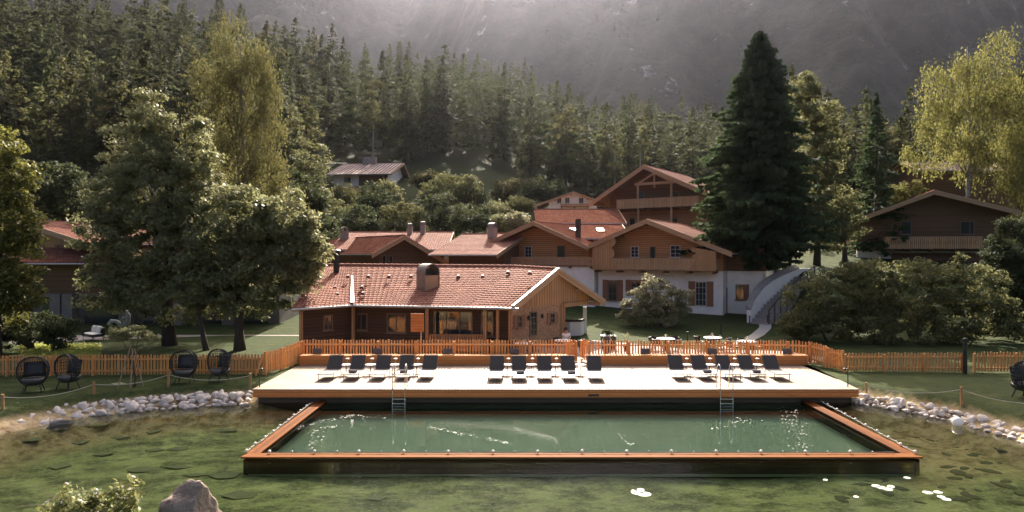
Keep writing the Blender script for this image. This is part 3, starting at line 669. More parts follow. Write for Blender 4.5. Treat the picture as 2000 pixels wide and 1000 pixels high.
def house(name, label, O, rz, z0, xl, zl, xr, zr, za, Ln, ov, wl, wr, zs, up='siding', low='plaster', tile='tile', tw=0.26, th=0.36, lwl=None, lwr=None, ovb=0.8, barge=0.28, lowfront=None, cat='house', group=None, sides=True):
    """all in metres, z absolute; returns the root and the wall plane depth"""
    root = empty(name, (O[0], O[1], z0), rz, label, cat, group); b = -z0
    zl += b; zr += b; za += b; zs += b
    def rz_(x, d=0.12): return (za + (zl - za) * (x / xl) if x < 0 else za + (zr - za) * (x / xr)) - d
    lwl = wl if lwl is None else lwl; lwr = wr if lwr is None else lwr; lf = ov if lowfront is None else lowfront
    MB().prism([(wl, ov, zs), (wr, ov, zs), (wr, ov, rz_(wr)), (0, ov, rz_(0)), (wl, ov, rz_(wl))], (0, Ln - ov - ovb, 0)).build('wall', M[up], root)
    MB().box(((lwl + lwr) / 2, (lf + Ln - ovb) / 2, (zs - 0.004 - 1.5) / 2), (lwr - lwl, Ln - ovb - lf, zs + 1.5)).build('ground_floor_wall', M[low], root)
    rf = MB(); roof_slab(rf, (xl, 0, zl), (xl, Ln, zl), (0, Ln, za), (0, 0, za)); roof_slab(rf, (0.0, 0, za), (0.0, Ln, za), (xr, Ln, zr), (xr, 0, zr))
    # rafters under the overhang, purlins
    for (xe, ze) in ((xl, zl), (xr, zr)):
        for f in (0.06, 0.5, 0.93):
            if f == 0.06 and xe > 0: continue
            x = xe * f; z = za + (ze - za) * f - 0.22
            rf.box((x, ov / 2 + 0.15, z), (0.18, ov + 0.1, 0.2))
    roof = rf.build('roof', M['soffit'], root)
    for (xe, ze) in ((xl, zl), (xr, zr)):
        if xe < 0: tile_slope(roof, (xe, Ln, ze), (xe, 0, ze), (0, 0, za), (0, Ln, za), M[tile], tw=tw, th=th)
        else: tile_slope(roof, (xe, 0, ze), (xe, Ln, ze), (0, Ln, za), (0, 0, za), M[tile], tw=tw, th=th)
        bb = MB(); e = Vector((xe * 1.01, -0.04, ze - 0.02)); a = Vector((0, -0.04, za - 0.02))
        bb.prism([a + Vector((0, 0, .10)), e + Vector((0, 0, .10)), e + Vector((0, 0, -barge)), a + Vector((0, 0, -barge))], (0, 0.05, 0))
        bb.prism([a + Vector((0, -.045, .13)), e + Vector((0, -.045, .13)), e + Vector((0, -.045, -.03)), a + Vector((0, -.045, -.03))], (0, 0.04, 0))
        bb.build('barge_board', M['barge'], roof)
        MB().tube([(xe * 1.01, 0, ze - 0.02), (xe * 1.01, Ln, ze - 0.03)], 0.065, 6).build('gutter', M['gutter'], roof)
    rc = MB(); n = int(Ln / 0.4)
    rc.tube([(0, 0.0, za + 0.06), (0, Ln, za + 0.06)], 0.10, 7); rc.build('ridge_cap', M[tile], roof)
    root['_'] = 0; del root['_']
    return root, roof
def chimney(parent, x, y, z0, z1, w_=0.7, hood=True, mat='chimney'):
    m = MB(); m.box((x, y, (z0 + z1) / 2), (w_, w_ * 0.8, z1 - z0)); m.box((x, y, z1 + 0.03), (w_ * 1.2, w_, 0.08))
    c = m.build('chimney', M[mat], parent)
    if hood:
        h = MB(); pts = []
        for i in range(9):
            a = math.pi * i / 8; pts.append((x - math.cos(a) * w_ * 0.48, y - w_ * 0.38, z1 + 0.22 + math.sin(a) * w_ * 0.42))
        for i in range(8):
            p, q = pts[i], pts[i + 1]; h.add([p, q, (q[0], q[1] + w_ * .76, q[2]), (p[0], p[1] + w_ * .76, p[2]), (p[0] * .94 + x * .06, p[1], p[2] - .04), (q[0] * .94 + x * .06, q[1], q[2] - .04), (q[0] * .94 + x * .06, q[1] + w_ * .76, q[2] - .04), (p[0] * .94 + x * .06, p[1] + w_ * .76, p[2] - .04)], [(0, 3, 2, 1), (4, 5, 6, 7), (0, 1, 5, 4), (3, 7, 6, 2)])
        for s in (-1, 1): h.box((x + s * w_ * 0.45, y, z1 + 0.14), (0.05, w_ * 0.7, 0.2))
        h.build('chimney_hood', M['copper'], c)
    return c
def win_at(root, fc, z0, px, py0, py1, wpx, v, **k):
    u0, zb = fc.at(px - wpx / 2, py1, v); u1, _ = fc.at(px + wpx / 2, py1, v); u, zt = fc.at(px, py0, v)
    return window(root, (u0 + u1) / 2, v, zb - z0, u1 - u0, zt - zb, **k)
def scallop(parent, x0, x1, y, zb, zt0, zt1, inner, mat='siding', depth=0.05):
    """tall boarded side screen with a scalloped inner edge; inner=+1 when the scallops are on the x1 side"""
    n = 10; edge = []
    for i in range(n + 1):
        f = i / n; r = 0.16 * math.sin(f * math.pi * 2.0) * (1 if f < .5 else -0.9) + 0.25 * max(0, f - 0.55)
        edge.append(r)
    W_ = x1 - x0; poly = []
    if inner > 0:
        poly = [(x0, y, zb), (x1, y, zb)] + [(x1 - W_ * .18 + edge[i] * W_ * 1.0 - W_ * 0.1, y, zb + 0.95 + (zt1 - zb - 0.95) * i / n) for i in range(n + 1)] + [(x0, y, zt0)]
    else:
        poly = [(x1, y, zb), (x0, y, zb)] + [(x0 + W_ * .18 - edge[i] * W_ * 1.0 + W_ * 0.1, y, zb + 0.95 + (zt0 - zb - 0.95) * i / n) for i in range(n + 1)] + [(x1, y, zt1)]
        poly = poly[::-1]
    return MB().prism(poly, (0, depth, 0)).build('carved_screen', M[mat], parent)

# chalet with the carved screens, right of the middle
f = Fac(1262, 430, 56.5, -28); l_ = f.at(1150, 480); r_ = f.at(1428, 495); z0 = 0.75; ov = 1.7
wl = f.at(1168, 500, ov)[0]; wr = f.at(1412, 500, ov)[0]; zs = f.at(1280, 529, 0.3)[1]
r2, roof2 = house('chalet', 'large timber chalet with carved balcony screens above a white ground floor behind the round shrub', f.O, f.rz, z0, l_[0], l_[1], r_[0], r_[1], f.za, 14.5, ov, wl, wr, zs, up='logs_mid', tile='tile', th=0.4)
for px, a, b, w_ in ((1240, 481, 503, 16), (1319, 479, 503, 20)): win_at(r2, f, z0, px, a, b, w_, ov, frame='winframe_w', bars=(1, 2))
win_at(r2, f, z0, 1275, 481, 510, 11, ov, frame='winframe', bars=(0, 0), name='door', sill=False)
win_at(r2, f, z0, 1197, 547, 587, 18, ov, shutters=0.5, bars=(1, 2)); win_at(r2, f, z0, 1243, 547, 573, 20, ov, shutters=0.5, bars=(1, 1))
win_at(r2, f, z0, 1369, 550, 597, 22, ov, shutters=0.55, bars=(2, 3), name='door', sill=False, frame='winframe_w')
bl = f.at(1160, 505, 0.25); br = f.at(1397, 505, 0.25); zt = f.at(1280, 504, 0.25)[1]
balcony(r2, bl[0], br[0], 0.25, ov, zt - z0, zs - z0, 'balcony', 0.15)
ms = f.at(1208, 500, 0.2)[0]; mr = f.at(1345, 500, 0.2)[0]
def zroof(x, l, r, za): return za + (l[1] - za) * x / l[0] if x < 0 else za + (r[1] - za) * x / r[0]
scallop(r2, bl[0] - 0.1, ms, 0.14, zs - z0 + .05, zroof(bl[0], l_, r_, f.za) - z0 - .2, zroof(ms, l_, r_, f.za) - z0 - .35, 1)
scallop(r2, mr, br[0] + 0.1, 0.14, zs - z0 + .05, zroof(mr, l_, r_, f.za) - z0 - .9, zroof(br[0], l_, r_, f.za) - z0 - .35, -1)
an = MB(); an.box((wr + 1.5, 7.0, (zs - z0 - .004) / 2 - .75), (2.9, 7.5, zs - z0 + 1.5)); an.build('annex_wall', M['plaster'], r2)
MB().box((wr + 1.5, 7.0, zs - z0 + 0.95), (3.1, 7.7, 1.9)).build('annex_timber_wall', M['logs_dark'], r2)
window(r2, wr + 1.1, 3.25, 1.0, 0.7, 1.3, shutters=0.35, both=False)
MB().tube([(wr + .35, ov - .2, 0), (wr + .35, ov - .2, 2.1)], 0.05, 6).build('drainpipe', M['black'], r2)
# chalet with the long curved balcony, middle
f = Fac(1042, 434, 62, -26); l_ = f.at(921, 489); r_ = f.at(1147, 482); z0 = 0.9; ov = 1.9
wl = f.at(948, 500, ov)[0]; wr = f.at(1150, 500, ov)[0]; zs = f.at(1040, 520, 0.2)[1]; lwl = f.at(920, 550, 0.2)[0]; lwr = f.at(1160, 550, 0.2)[0]
r1, roof1 = house('chalet', 'timber chalet with a long balcony on a windowless white wall behind the restaurant roof', f.O, f.rz, z0, l_[0], l_[1], r_[0], r_[1], f.za, 15, ov, wl, wr, zs, up='logs_mid', tile='tile_old', th=0.4, lwl=lwl, lwr=lwr, lowfront=0.3)
for px, a, b, w_ in ((1032, 481, 503, 14), (1096, 479, 503, 16)): win_at(r1, f, z0, px, a, b, w_, ov, frame='winframe_w' if px < 1050 else 'winframe', bars=(1, 2) if px < 1050 else (0, 0))
bl = f.at(921, 505, 0.1); br = f.at(1158, 505, 0.1); zt = f.at(1040, 502.5, 0.1)[1]
balcony(r1, bl[0], br[0], 0.1, ov, zt - z0, zs - z0 + .02, 'balcony_red', 0.13)
s0 = f.at(972, 490, ov - .6)[0]; s1 = f.at(1104, 490, ov - .6)[0]; ww = f.at(945, 500, ov - .6)[0]; w2 = f.at(1145, 500, ov - .6)[0]
scallop(r1, ww, s0 + .9, ov - .6, zs - z0 + .1, zroof(ww, l_, r_, f.za) - z0 - .25, zroof(s0, l_, r_, f.za) - z0 - .3, 1, 'siding')
MB().tube([(r_[0] * .62, 3.0, f.za - z0 - 1.8), (r_[0] * .62, 3.0, f.za - z0 + .35)], 0.28, 8).build('stovepipe', M['black'], roof1)
for xx, yy in ((.35, 6), (.6, 9)):
    x = r_[0] * xx; sl = (r_[1] - f.za) / r_[0]; z = f.za - z0 + sl * x + .16
    MB().box((x, yy, z), (1.1, .8, .08), ry=-math.atan(sl)).build('skylight', M['gutter'], roof1)
# tall chalet above
f = Fac(1257, 323, 78, -35); l_ = f.at(1151, 399); r_ = f.at(1386, 379); z0 = 3.2; ov = 2.6
wl = f.at(1192, 400, ov)[0]; wr = f.at(1392, 400, ov)[0]; zs = f.at(1280, 408, .8)[1]
r3, roof3 = house('chalet', 'tall upper chalet with an open timber truss above a long slatted balcony', f.O, f.rz, z0, l_[0], l_[1], r_[0], r_[1], f.za, 14, ov, wl, wr, zs, up='logs_dark', low='logs_mid', tile='tile', th=0.42, barge=.4)  # dark logs on the upper wall paint in the shade of the loggia
for px in (1253, 1320): win_at(r3, f, z0, px, 374, 396, 12, ov, bars=(0, 0), frame='winframe')
for px in (1235, 1318): win_at(r3, f, z0, px, 426, 440, 10, ov, bars=(1, 0))
bl = f.at(1204, 400, .6); br = f.at(1366, 395, .6); zt = f.at(1225, 389, .6)[1]
balcony(r3, bl[0], br[0], .6, ov, zt - z0, zs - z0 + .05, 'balcony', 0.16, cut=False)
tr = MB(); a = f.at(1246, 360, .7); b = f.at(1311, 355, .7); zz = a[1] - z0; ap = f.za - z0 - .9
tr.box(((a[0] + b[0]) / 2, .7, zz), (b[0] - a[0] + .8, .2, .28))
for x in (a[0], b[0]): tr.box((x, .7, (zz + zs - z0) / 2), (.2, .2, zz - zs + z0))
mx = (a[0] + b[0]) / 2; tr.box((mx, .7, (zz + ap) / 2 - .1), (.18, .18, ap - zz + .8)); tr.bar((mx, .7, ap), (a[0] - .1, .7, zz), .14, .2); tr.bar((mx, .7, ap), (b[0] + .1, .7, zz), .14, .2)
for x in (a[0], b[0]): tr.box((x, .75, (zs - z0) / 2), (.2, .2, zs - z0))
tr.build('truss', M['barge'], r3)
# gable-to-the-right chalet behind the restaurant
f = Fac(790, 461, 62, 35); l_ = f.at(727, 497); r_ = f.at(884, 519); z0 = .8; ov = 1.4
wl = f.at(740, 500, ov)[0]; wr = f.at(862, 510, ov)[0]
r0, roof0 = house('chalet', 'low timber chalet with a wide brown gable just behind the dark metal flue', f.O, f.rz, z0, l_[0], l_[1], r_[0], r_[1], f.za, 19, ov, wl, wr, z0 + .6, up='logs_dark', tile='tile_old', th=.4, barge=.34)
for px in (750, 763): win_at(r0, f, z0, px, 499, 522, 8, ov, bars=(0, 1))
chimney(roof0, -1.2, 12.3, f.za - z0 - .6, f.za - z0 + .7, .75)
# plain tiled houses with their ridges across the view
r4, roof4 = house('chalet', 'tiled house with two round hooded chimneys behind the low brown gable', (-7.1, 74), R(90), 1.5, -6.5, 6.0, 4.5, 6.0, 7.95, 12, .6, -3.9, 3.9, 2.2, up='logs_dark', tile='tile', th=.4)
chimney(roof4, -.5, 3.3, 6.2, 7.2, .62); chimney(roof4, -.6, 4.7, 6.1, 7.0, .6)
r5, roof5 = house('chalet', 'small tiled house with one hooded chimney next to the long balcony chalet', (.9, 65.2), R(66), 1.0, -6.6, 5.5, 5, 5.5, 7.55, 7.1, .5, -4.2, 4.2, 1.7, up='logs_dark', tile='tile', th=.4)
chimney(roof5, -1.0, 3.2, 5.7, 7.1, .85)
r6, roof6 = house('chalet', 'broad dark red tiled roof between the white house and the long balcony chalet', (11.8, 78), R(90), 2.8, -6, 8.86, 5, 8.86, 10.74, 9.8, .4, -4.2, 4.2, 3.5, up='siding', tile='tile_old', th=.4)
r13, roof13 = house('chalet_wing', 'low tiled wing with two skylights tucked between the two middle chalets', (11.0, 70), R(90), 2.2, -6.2, 7.05, 3, 7.05, 8.6, 8.6, .1, -5.4, 2.6, 4.5, up='siding', tile='tile_old', th=.4, barge=.15)
for yy in (2.6, 5.4): MB().box((-2.8, yy, 8.6 - 2.2 - 2.8 * .25 + .14), (1.3, .7, .08), ry=math.atan(-.25)).build('skylight', M['gutter'], roof13)
# small white house
f = Fac(1120, 375, 100, -4); l_ = f.at(1048, 401); r_ = f.at(1176, 396); z0 = 8.0
r7, roof7 = house('white_house', 'small white rendered house with a shallow pale roof above the red roofs', f.O, f.rz, z0, l_[0], l_[1], r_[0], r_[1], f.za, 8, .8, f.at(1072, 400, .8)[0], f.at(1166, 400, .8)[0], f.at(1120, 398, .8)[1], up='plaster', low='plaster', tile='tile_metal', th=.4, barge=.2)
for px in (1092, 1108, 1135): win_at(r7, f, z0, px, 386, 397, 9, .8, bars=(1, 0), frame='winframe_w')
balcony(r7, f.at(1095, 400)[0], f.at(1150, 400)[0], .2, .8, f.at(1120, 398)[1] - z0, f.at(1120, 404)[1] - z0, 'balcony', .15, cut=False)
# house on the hillside
zb_ = 15.6
r8, roof8 = house('hillside_house', 'white and brown farmhouse with a pale metal roof alone on the hillside', (-22.6, 133), R(84), zb_, -8.6, 20.5, 5.2, 20.7, 23.5, 12.6, 1.2, -7.0, 3.9, 20.0, up='plaster', low='plaster', tile='tile_metal', th=.8)
MB().box((-7.05, 4.0, 3.9), (.12, 5.6, 2.0)).build('timber_cladding', M['logs_dark'], r8)
MB().box((-7.1, 4.6, 1.5), (.3, 9.0, 1.7)).build('balcony', M['logs_dark'], r8)
MB().box((-8.4, 4.6, 2.1), (.16, 10.6, 1.1)).build('balcony', M['balcony_red'], r8)
for y_ in (9.1,): MB().box((-7.03, y_, 3.9), (.08, 1.3, 1.1)).build('window', M['glass'], r8)
for x in (6.2, 7.7): MB().box((0, x, 8.6), (.9, 1.0 if x < 7 else 1.4, 1.5)).build('chimney', M['chimney'], roof8)
# dark chalet on the right
f = Fac(1826, 373, 62, -21); l_ = f.at(1669, 431); r_ = f.at(1992, 414); z0 = 4.2; ov = 1.8
wl = f.at(1674, 450, ov)[0]; wr = f.at(1965, 450, ov)[0]; zs = f.at(1800, 490, ov)[1]
r9, roof9 = house('chalet', 'dark brown chalet with a shallow gable and carved balcony above the big hedge', f.O, f.rz, z0, l_[0], l_[1], r_[0], r_[1], f.za, 13, ov, wl, wr, zs, up='logs_dark', tile='tile_old', barge=.3)
for px, w_ in ((1770, 22), (1885, 20), (1898, 10)): win_at(r9, f, z0, px, 432, 458, w_, ov, bars=(0, 0))
bl = f.at(1730, 470, .3); br = f.at(1918, 470, .3); balcony(r9, bl[0], br[0], .3, ov, f.at(1800, 462, .3)[1] - z0, f.at(1800, 488, .3)[1] - z0, 'balcony', .17)
u = f.at(1742, 500, ov)[0]; MB().box(((u + wr) / 2 + .1, ov - .06, (zs - z0) / 2 - .1), (wr - u + .3, .1, zs - z0 - .2)).build('timber_cladding', M['logs_dark'], r9)
# flat roofed house behind the golden birch
r10, roof10 = house('chalet', 'dark house with a long pale edged roof half hidden behind the golden birch', (X(1950, 88), 88), R(90), 7, -4, Zp(333, 84), 4, Zp(333, 84), Zp(318, 88), 13, .5, -3.4, 3.4, 9, up='logs_dark', low='logs_dark', tile='tile_metal', th=.8)
# houses on the left
f = Fac(34, 432, 57, -33); l_ = f.at(-110, 472); r_ = f.at(171, 476); z0 = 0; ov = 1.3
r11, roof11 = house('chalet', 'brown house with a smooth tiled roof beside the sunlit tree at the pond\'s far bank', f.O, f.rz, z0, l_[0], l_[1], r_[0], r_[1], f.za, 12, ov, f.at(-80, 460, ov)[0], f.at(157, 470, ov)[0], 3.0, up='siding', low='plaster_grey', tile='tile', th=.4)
r11['label'] = 'brown house with a plain gable roof between the sunlit tree and the big maple'
for px in (78, 118): win_at(r11, f, z0, px, 478, 492, 9, ov, shutters=.5, bars=(0, 0))
chimney(roof11, 1.4, 8, f.za - .7, f.za + .35, .9, False)
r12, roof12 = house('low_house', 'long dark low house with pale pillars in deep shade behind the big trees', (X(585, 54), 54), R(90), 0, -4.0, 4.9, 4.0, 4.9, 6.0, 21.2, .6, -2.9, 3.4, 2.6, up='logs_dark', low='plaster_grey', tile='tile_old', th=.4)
for y_, w_ in ((2.5, 2.0), (6, 2.4), (10, 2.0), (14.2, 2.6), (18, 1.6)): MB().box((-2.93, y_, 1.25), (.1, w_, 2.1)).build('window', M['glass'], r12)
for y_ in (4.2, 8.1, 12.0, 16.4, 17.2, 20): MB().box((-3.4, y_, 1.3), (.7, .9, 2.62)).build('pillar', M['plaster_grey'], r12)

# ------------------------------------------------------------------ restaurant
rest_ = empty('restaurant', (-2, 40, 0), 0, 'long low restaurant with a sunlit clay tiled roof and stone gable behind the sun deck', 'restaurant')
ro = Vector((-2, 40, 0))
def RL(p): return tuple(Vector(p) - ro)
ZE = 2.62
E = [(-12.3, 36.3, ZE), (-9.69, 39.1, ZE), (-2.76, 37.7, ZE), (-0.28, 37.0, ZE)]
RD = [(-13.4, 46.0, 4.78), (-11.4, 46.0, 4.78), (-0.2, 44.3, 4.72), (2.55, 41.8, 4.62)]
BK = [(-14.0, 54.0, ZE), (-9.5, 53.5, ZE), (3.2, 50.5, ZE), (5.9, 45.0, 2.4)]
rb = MB()
for i in range(3):
    slab_grid(rb, RL(E[i]), RL(E[i + 1]), RL(RD[i + 1]), RL(RD[i]), .12); slab_grid(rb, RL(RD[i]), RL(RD[i + 1]), RL(BK[i + 1]), RL(BK[i]), .12)
rroof = rb.build('roof', M['soffit'], rest_)
for i in range(3):
    tile_slope(rroof, RL(E[i]), RL(E[i + 1]), RL(RD[i + 1]), RL(RD[i]), M['tile'], tw=.25, th=.33, wave=.028, step=.03)
    tile_slope(rroof, RL(BK[i + 1]), RL(BK[i]), RL(RD[i]), RL(RD[i + 1]), M['tile'], tw=.3, th=.4)
rc = MB()
for i in range(3):
    a, b = Vector(RL(RD[i])), Vector(RL(RD[i + 1])); n = max(1, int((b - a).length / .38))
    for k in range(n):
        p = a.lerp(b, k / n); q = a.lerp(b, (k + 1.12) / n); rc.tube([p + Vector((0, 0, .1)), q + Vector((0, 0, .075))], [.115, .09], 7)
rc.build('ridge_cap', M['tile'], rroof)
g = MB()
for i in range(3):
    o = Vector((0, -.08, -.02)); g.tube([Vector(RL(E[i])) + o, Vector(RL(E[i + 1])) + o + (Vector((.35, -.1, 0)) if i == 2 else Vector())], .075, 7)
g.build('gutter', M['gutter'], rroof)
# flashing at the bend, verge strip
MB().prism([Vector(RL(E[1])) + Vector((-.12, -.02, .14)), Vector(RL(E[1])) + Vector((.14, -.02, .14)), Vector(RL(RD[1])).lerp(Vector(RL(E[1])), .35) + Vector((.05, 0, .14)), Vector(RL(RD[1])).lerp(Vector(RL(E[1])), .35) + Vector((-.05, 0, .14))], (0, 0, .05)).build('flashing', M['gutter'], rroof)
gd = Vector((.611, .791, 0)); fo = Vector((.791, -.611, 0))
A_, B_, C_ = Vector(RL(E[3])), Vector(RL(RD[3])), Vector(RL(BK[3]))
MB().bar(A_ + Vector((0, 0, .13)) + fo * .03, B_ + Vector((0, 0, .13)) + fo * .03, .16, .05).build('verge_strip', M['gutter'], rroof)
MB().bar(B_ + Vector((0, 0, .13)) + fo * .03, C_ + Vector((0, 0, .13)) + fo * .03, .16, .05).build('verge_strip', M['gutter'], rroof)
for p, q in ((A_, B_), (B_, C_)):
    bb = MB(); bb.prism([p + Vector((0, 0, .08)) + fo * .02, q + Vector((0, 0, .08)) + fo * .02, q + Vector((0, 0, -.30)) + fo * .02, p + Vector((0, 0, -.30)) + fo * .02], fo * .05)
    bb.prism([p + Vector((0, 0, .1)) + fo * .075, q + Vector((0, 0, .1)) + fo * .075, q + Vector((0, 0, -.08)) + fo * .075, p + Vector((0, 0, -.08)) + fo * .075], fo * .04)
    bb.build('barge_board', M['barge'], rroof)
# purlins carrying the overhang
for f_, s in ((.12, 0), (.5, 0), (.04, 1), (.5, 1), (.93, 1)):
    p = (A_.lerp(B_, f_) if s == 0 else B_.lerp(C_, f_)) + Vector((0, 0, -.28)); MB().bar(p - fo * .15, p - fo * 2.2, .18, .22).build('purlin', M['barge'], rroof)
# gable wall, stone face with timber gable
WA = Vector((-.35, 38.3, 0)) - ro; WB = WA + gd * 5.29
stonewall = simple('rubble_stone_wall', (0.46, 0.29, 0.17), (0.24, 0.14, 0.085), 6, 0.95, 1.0, 9, bd=.06)
def gz_roof(q):  # roof underside over the gable wall, along gd from WA
    s = (q - A_ + fo * 0).dot(gd); half = (B_ - A_).dot(gd); full = (C_ - A_).dot(gd)
    return (ZE + (4.66 - ZE) * s / half if s < half else 4.66 + (ZE - 4.66) * (s - half) / (full - half)) - .15
gw = MB(); gw.prism([WA + Vector((0, 0, -.4)), WB + Vector((0, 0, -.4)), WB + Vector((0, 0, 2.45)), WA + Vector((0, 0, 2.45))], -fo * 8)
gw.build('gable_wall', stonewall, rest_)
tg = MB(); pk = WA + gd * ((B_ - WA).dot(gd)); WE = WA + gd * 8.6
tg.prism([WA + Vector((0, 0, 2.454)) + fo * .03, WE + Vector((0, 0, 2.454)) + fo * .03, WE + Vector((0, 0, gz_roof(WE))) + fo * .03, pk + Vector((0, 0, gz_roof(pk))) + fo * .03, WA + Vector((0, 0, max(2.46, gz_roof(WA)))) + fo * .03], -fo * .15)
tg.build('timber_gable', M['siding'], rest_)
# local frame on the gable wall for its windows
gwf = empty('gable_openings', WA + ro - ro, math.atan2(gd.y, gd.x)); gwf.parent = rest_
def gs(px):
    a = WA + ro; return ((px - CX) * a.y - F * a.x) / (F * gd.x - (px - CX) * gd.y)
def gwin(px, y0, y1, wp, **k):
    s0, s1 = gs(px - wp / 2), gs(px + wp / 2); D = 38.3 + gd.y * (s0 + s1) / 2; z0_, z1_ = Zp(y1, D), Zp(y0, D)
    wo = window(gwf, (s0 + s1) / 2, 0, z0_, s1 - s0, z1_ - z0_, **k); return wo
for a in ((1014, 616, 640, 10, {'shutters': .28}), (1041, 608, 656, 14, {'bars': (1, 3), 'name': 'door', 'sill': False}), (1078, 611, 631, 9, {'shutters': .3})):
    wo = gwin(*a[:4], **a[4]); wo.parent = rest_; wo.location = gwf.location; wo.rotation_euler = gwf.rotation_euler
bpy.data.objects.remove(gwf)
for px in (1030, 1057):
    s = gs(px); p = WA + gd * s + Vector((0, 0, 1.85)) + fo * .1
    lm = MB().lathe([(.03, -.14), (.07, -.1), (.075, .08), (.03, .14)], 8, p); lm.bar(p - fo * .12, p, .03, .03); lm.build('wall_lamp', M['black'], rest_)
# front wall under the eave
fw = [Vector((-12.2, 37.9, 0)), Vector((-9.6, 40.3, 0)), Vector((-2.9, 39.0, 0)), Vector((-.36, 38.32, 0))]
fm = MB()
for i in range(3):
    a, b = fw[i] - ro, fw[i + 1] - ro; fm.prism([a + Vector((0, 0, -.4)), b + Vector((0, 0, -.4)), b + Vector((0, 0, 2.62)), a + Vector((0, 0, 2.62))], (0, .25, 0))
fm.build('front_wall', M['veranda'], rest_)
def on_front(px):
    for i in range(3):
        a, b = fw[i], fw[i + 1]; e = b - a; s = ((px - CX) * a.y - F * a.x) / (F * e.x - (px - CX) * e.y)
        if 0 <= s <= 1: return a + e * s, math.atan2(e.y, e.x)
    return fw[0], 0
for px, y0, y1, wpx in ((640, 615, 645, 20), (706, 612, 645, 26), (775, 612, 650, 40), (885, 607, 655, 80), (952, 607, 657, 26)):
    p, an_ = on_front(px); D = p.y; ww = wpx * D / F
    wo = window(rest_, 0, 0, 0, ww, Zp(y0, D) - Zp(y1, D), bars=(2 if wpx > 40 else 1, 0)); wo.location = (p.x - ro.x, p.y - ro.y - .01, Zp(y1, D)); wo.rotation_euler = (0, 0, an_)
for px in (588, 690, 834, 947, 972, 996):
    x = X(px, 37.6 if px > 900 else 38.4); y_ = 37.6 if px > 900 else 38.4
    if px < 600: y_ = 36.9; x = X(px, y_)
    if px == 690: y_ = 39.5; x = X(px, y_)
    MB().box((x + 2, y_ - 40, 1.1), (.17, .17, 3.0)).build('veranda_post', M['siding'], rest_)
rl = MB(); xx = X(840, 38)
while xx < X(945, 38): rl.box((xx + 2, -2.0, .55), (.1, .04, .9)); xx += .135
rl.box(((X(840, 38) + X(945, 38)) / 2 + 2, -2.0, 1.02), (X(945, 38) - X(840, 38), .1, .06)); rl.build('veranda_railing', M['siding'], rest_)
# porch corner post, beam
pm = MB(); q = WA + gd * 5.29 + fo * .05; pm.box(q + Vector((0, 0, 1.05)), (.28, .28, 2.85)); q2 = WA + gd * 8.2; pm.bar(q + Vector((0, 0, 2.36)), q2 + Vector((0, 0, 2.36)), .25, .25); pm.build('porch_post', M['siding'], rest_)
# barrel hood on the roof
hood = empty('x', (0, 0, 0)); bpy.data.objects.remove(hood)
def roofz(y): return ZE + (4.74 - ZE) * (y - 38.2) / (45.0 - 38.2)
hx, hy = X(836, 41.2), 41.2; ha = R(-52); hu = Vector((math.cos(ha), math.sin(ha), 0)); hv = Vector((-math.sin(ha), math.cos(ha), 0))
hm_ = MB(); prof = [(-.52, -.6), (-.52, .62)] + [(-.52 * math.cos(math.pi * i / 10), .62 + .52 * math.sin(math.pi * i / 10)) for i in range(1, 10)] + [(.52, .62), (.52, -.6)]
c0 = Vector((hx, hy, roofz(hy) + .35)) - ro
hl_ = 1.05; cc = c0 - hu * hl_ / 2
outer = [cc + hv * a + Vector((0, 0, b)) for a, b in prof]; inner = [cc + hv * a * .93 + Vector((0, 0, b * .95)) for a, b in prof]
n = len(prof); vs = outer + [p + hu * hl_ for p in outer] + inner + [p + hu * hl_ for p in inner]
fs = []
for i in range(n - 1): fs += [(i, i + n, i + n + 1, i + 1), (i + 2 * n, i + 1 + 2 * n, i + 1 + 3 * n, i + 3 * n), (i, i + 1, i + 1 + 2 * n, i + 2 * n), (i + n, i + 3 * n, i + 1 + 3 * n, i + 1 + n)]
hm_.add(vs, fs); hood = hm_.build('roof_hood', M['copper'], rroof, smooth=False)
fp = MB(); a0 = cc + hu * (hl_ - .12); fp.prism([a0 + hv * -.48 + Vector((0, 0, -.6)), a0 + hv * .48 + Vector((0, 0, -.6)), a0 + hv * .48 + Vector((0, 0, .42)), a0 + hv * -.48 + Vector((0, 0, .42))], hu * .06); fp.build('hood_panel', M['barge'], hood)
bp_ = MB(); a0 = cc + hu * .05; bp_.prism([a0 + hv * -.48 + Vector((0, 0, -.6)), a0 + hv * .48 + Vector((0, 0, -.6)), a0 + hv * .48 + Vector((0, 0, .85)), a0 + hv * -.48 + Vector((0, 0, .85))], hu * .05); bp_.build('hood_back', M['copper'], hood)
fl = MB().lathe([(.20, -.6), (.20, .55), (.27, .56), (.27, .66), (.2, .67), (.2, .78), (.30, .79), (.30, .86), (.12, .95)], 12, Vector((X(657, 44.3), 44.3, 5.0)) - ro); fl.build('metal_flue', M['black'], rroof)
for i, px in enumerate((680, 720, 760, 803, 895, 943, 992, 1035)):
    y_ = 42.6 if px < 1000 else 40.6; t_ = MB(); x = X(px, y_); z = (roofz(y_) if px < 950 else roofz(y_) + .25 if px < 1000 else 4.28) + .14; t_.prism([(x + 1.86, y_ - 40.14, z - .04), (x + 2.14, y_ - 40.14, z - .04), (x + 2.08, y_ - 40.14, z + .12), (x + 1.92, y_ - 40.14, z + .12)], (0, .3, .06)); t_.build('vent_tile', M['vent'], rroof)
for px, y_ in ((655, 41.3), (659, 40.2), (707, 41.2), (709, 40.2)):
    t_ = MB(); x = X(px, y_); z = roofz(y_) + .16 - (.25 if px < 690 else 0.2) * 1; t_.prism([(x + 1.86, y_ - 40.14, z - .04), (x + 2.14, y_ - 40.14, z - .04), (x + 2.08, y_ - 40.14, z + .12), (x + 1.92, y_ - 40.14, z + .12)], (0, .3, .06)); t_.build('vent_tile', M['vent'], rroof)
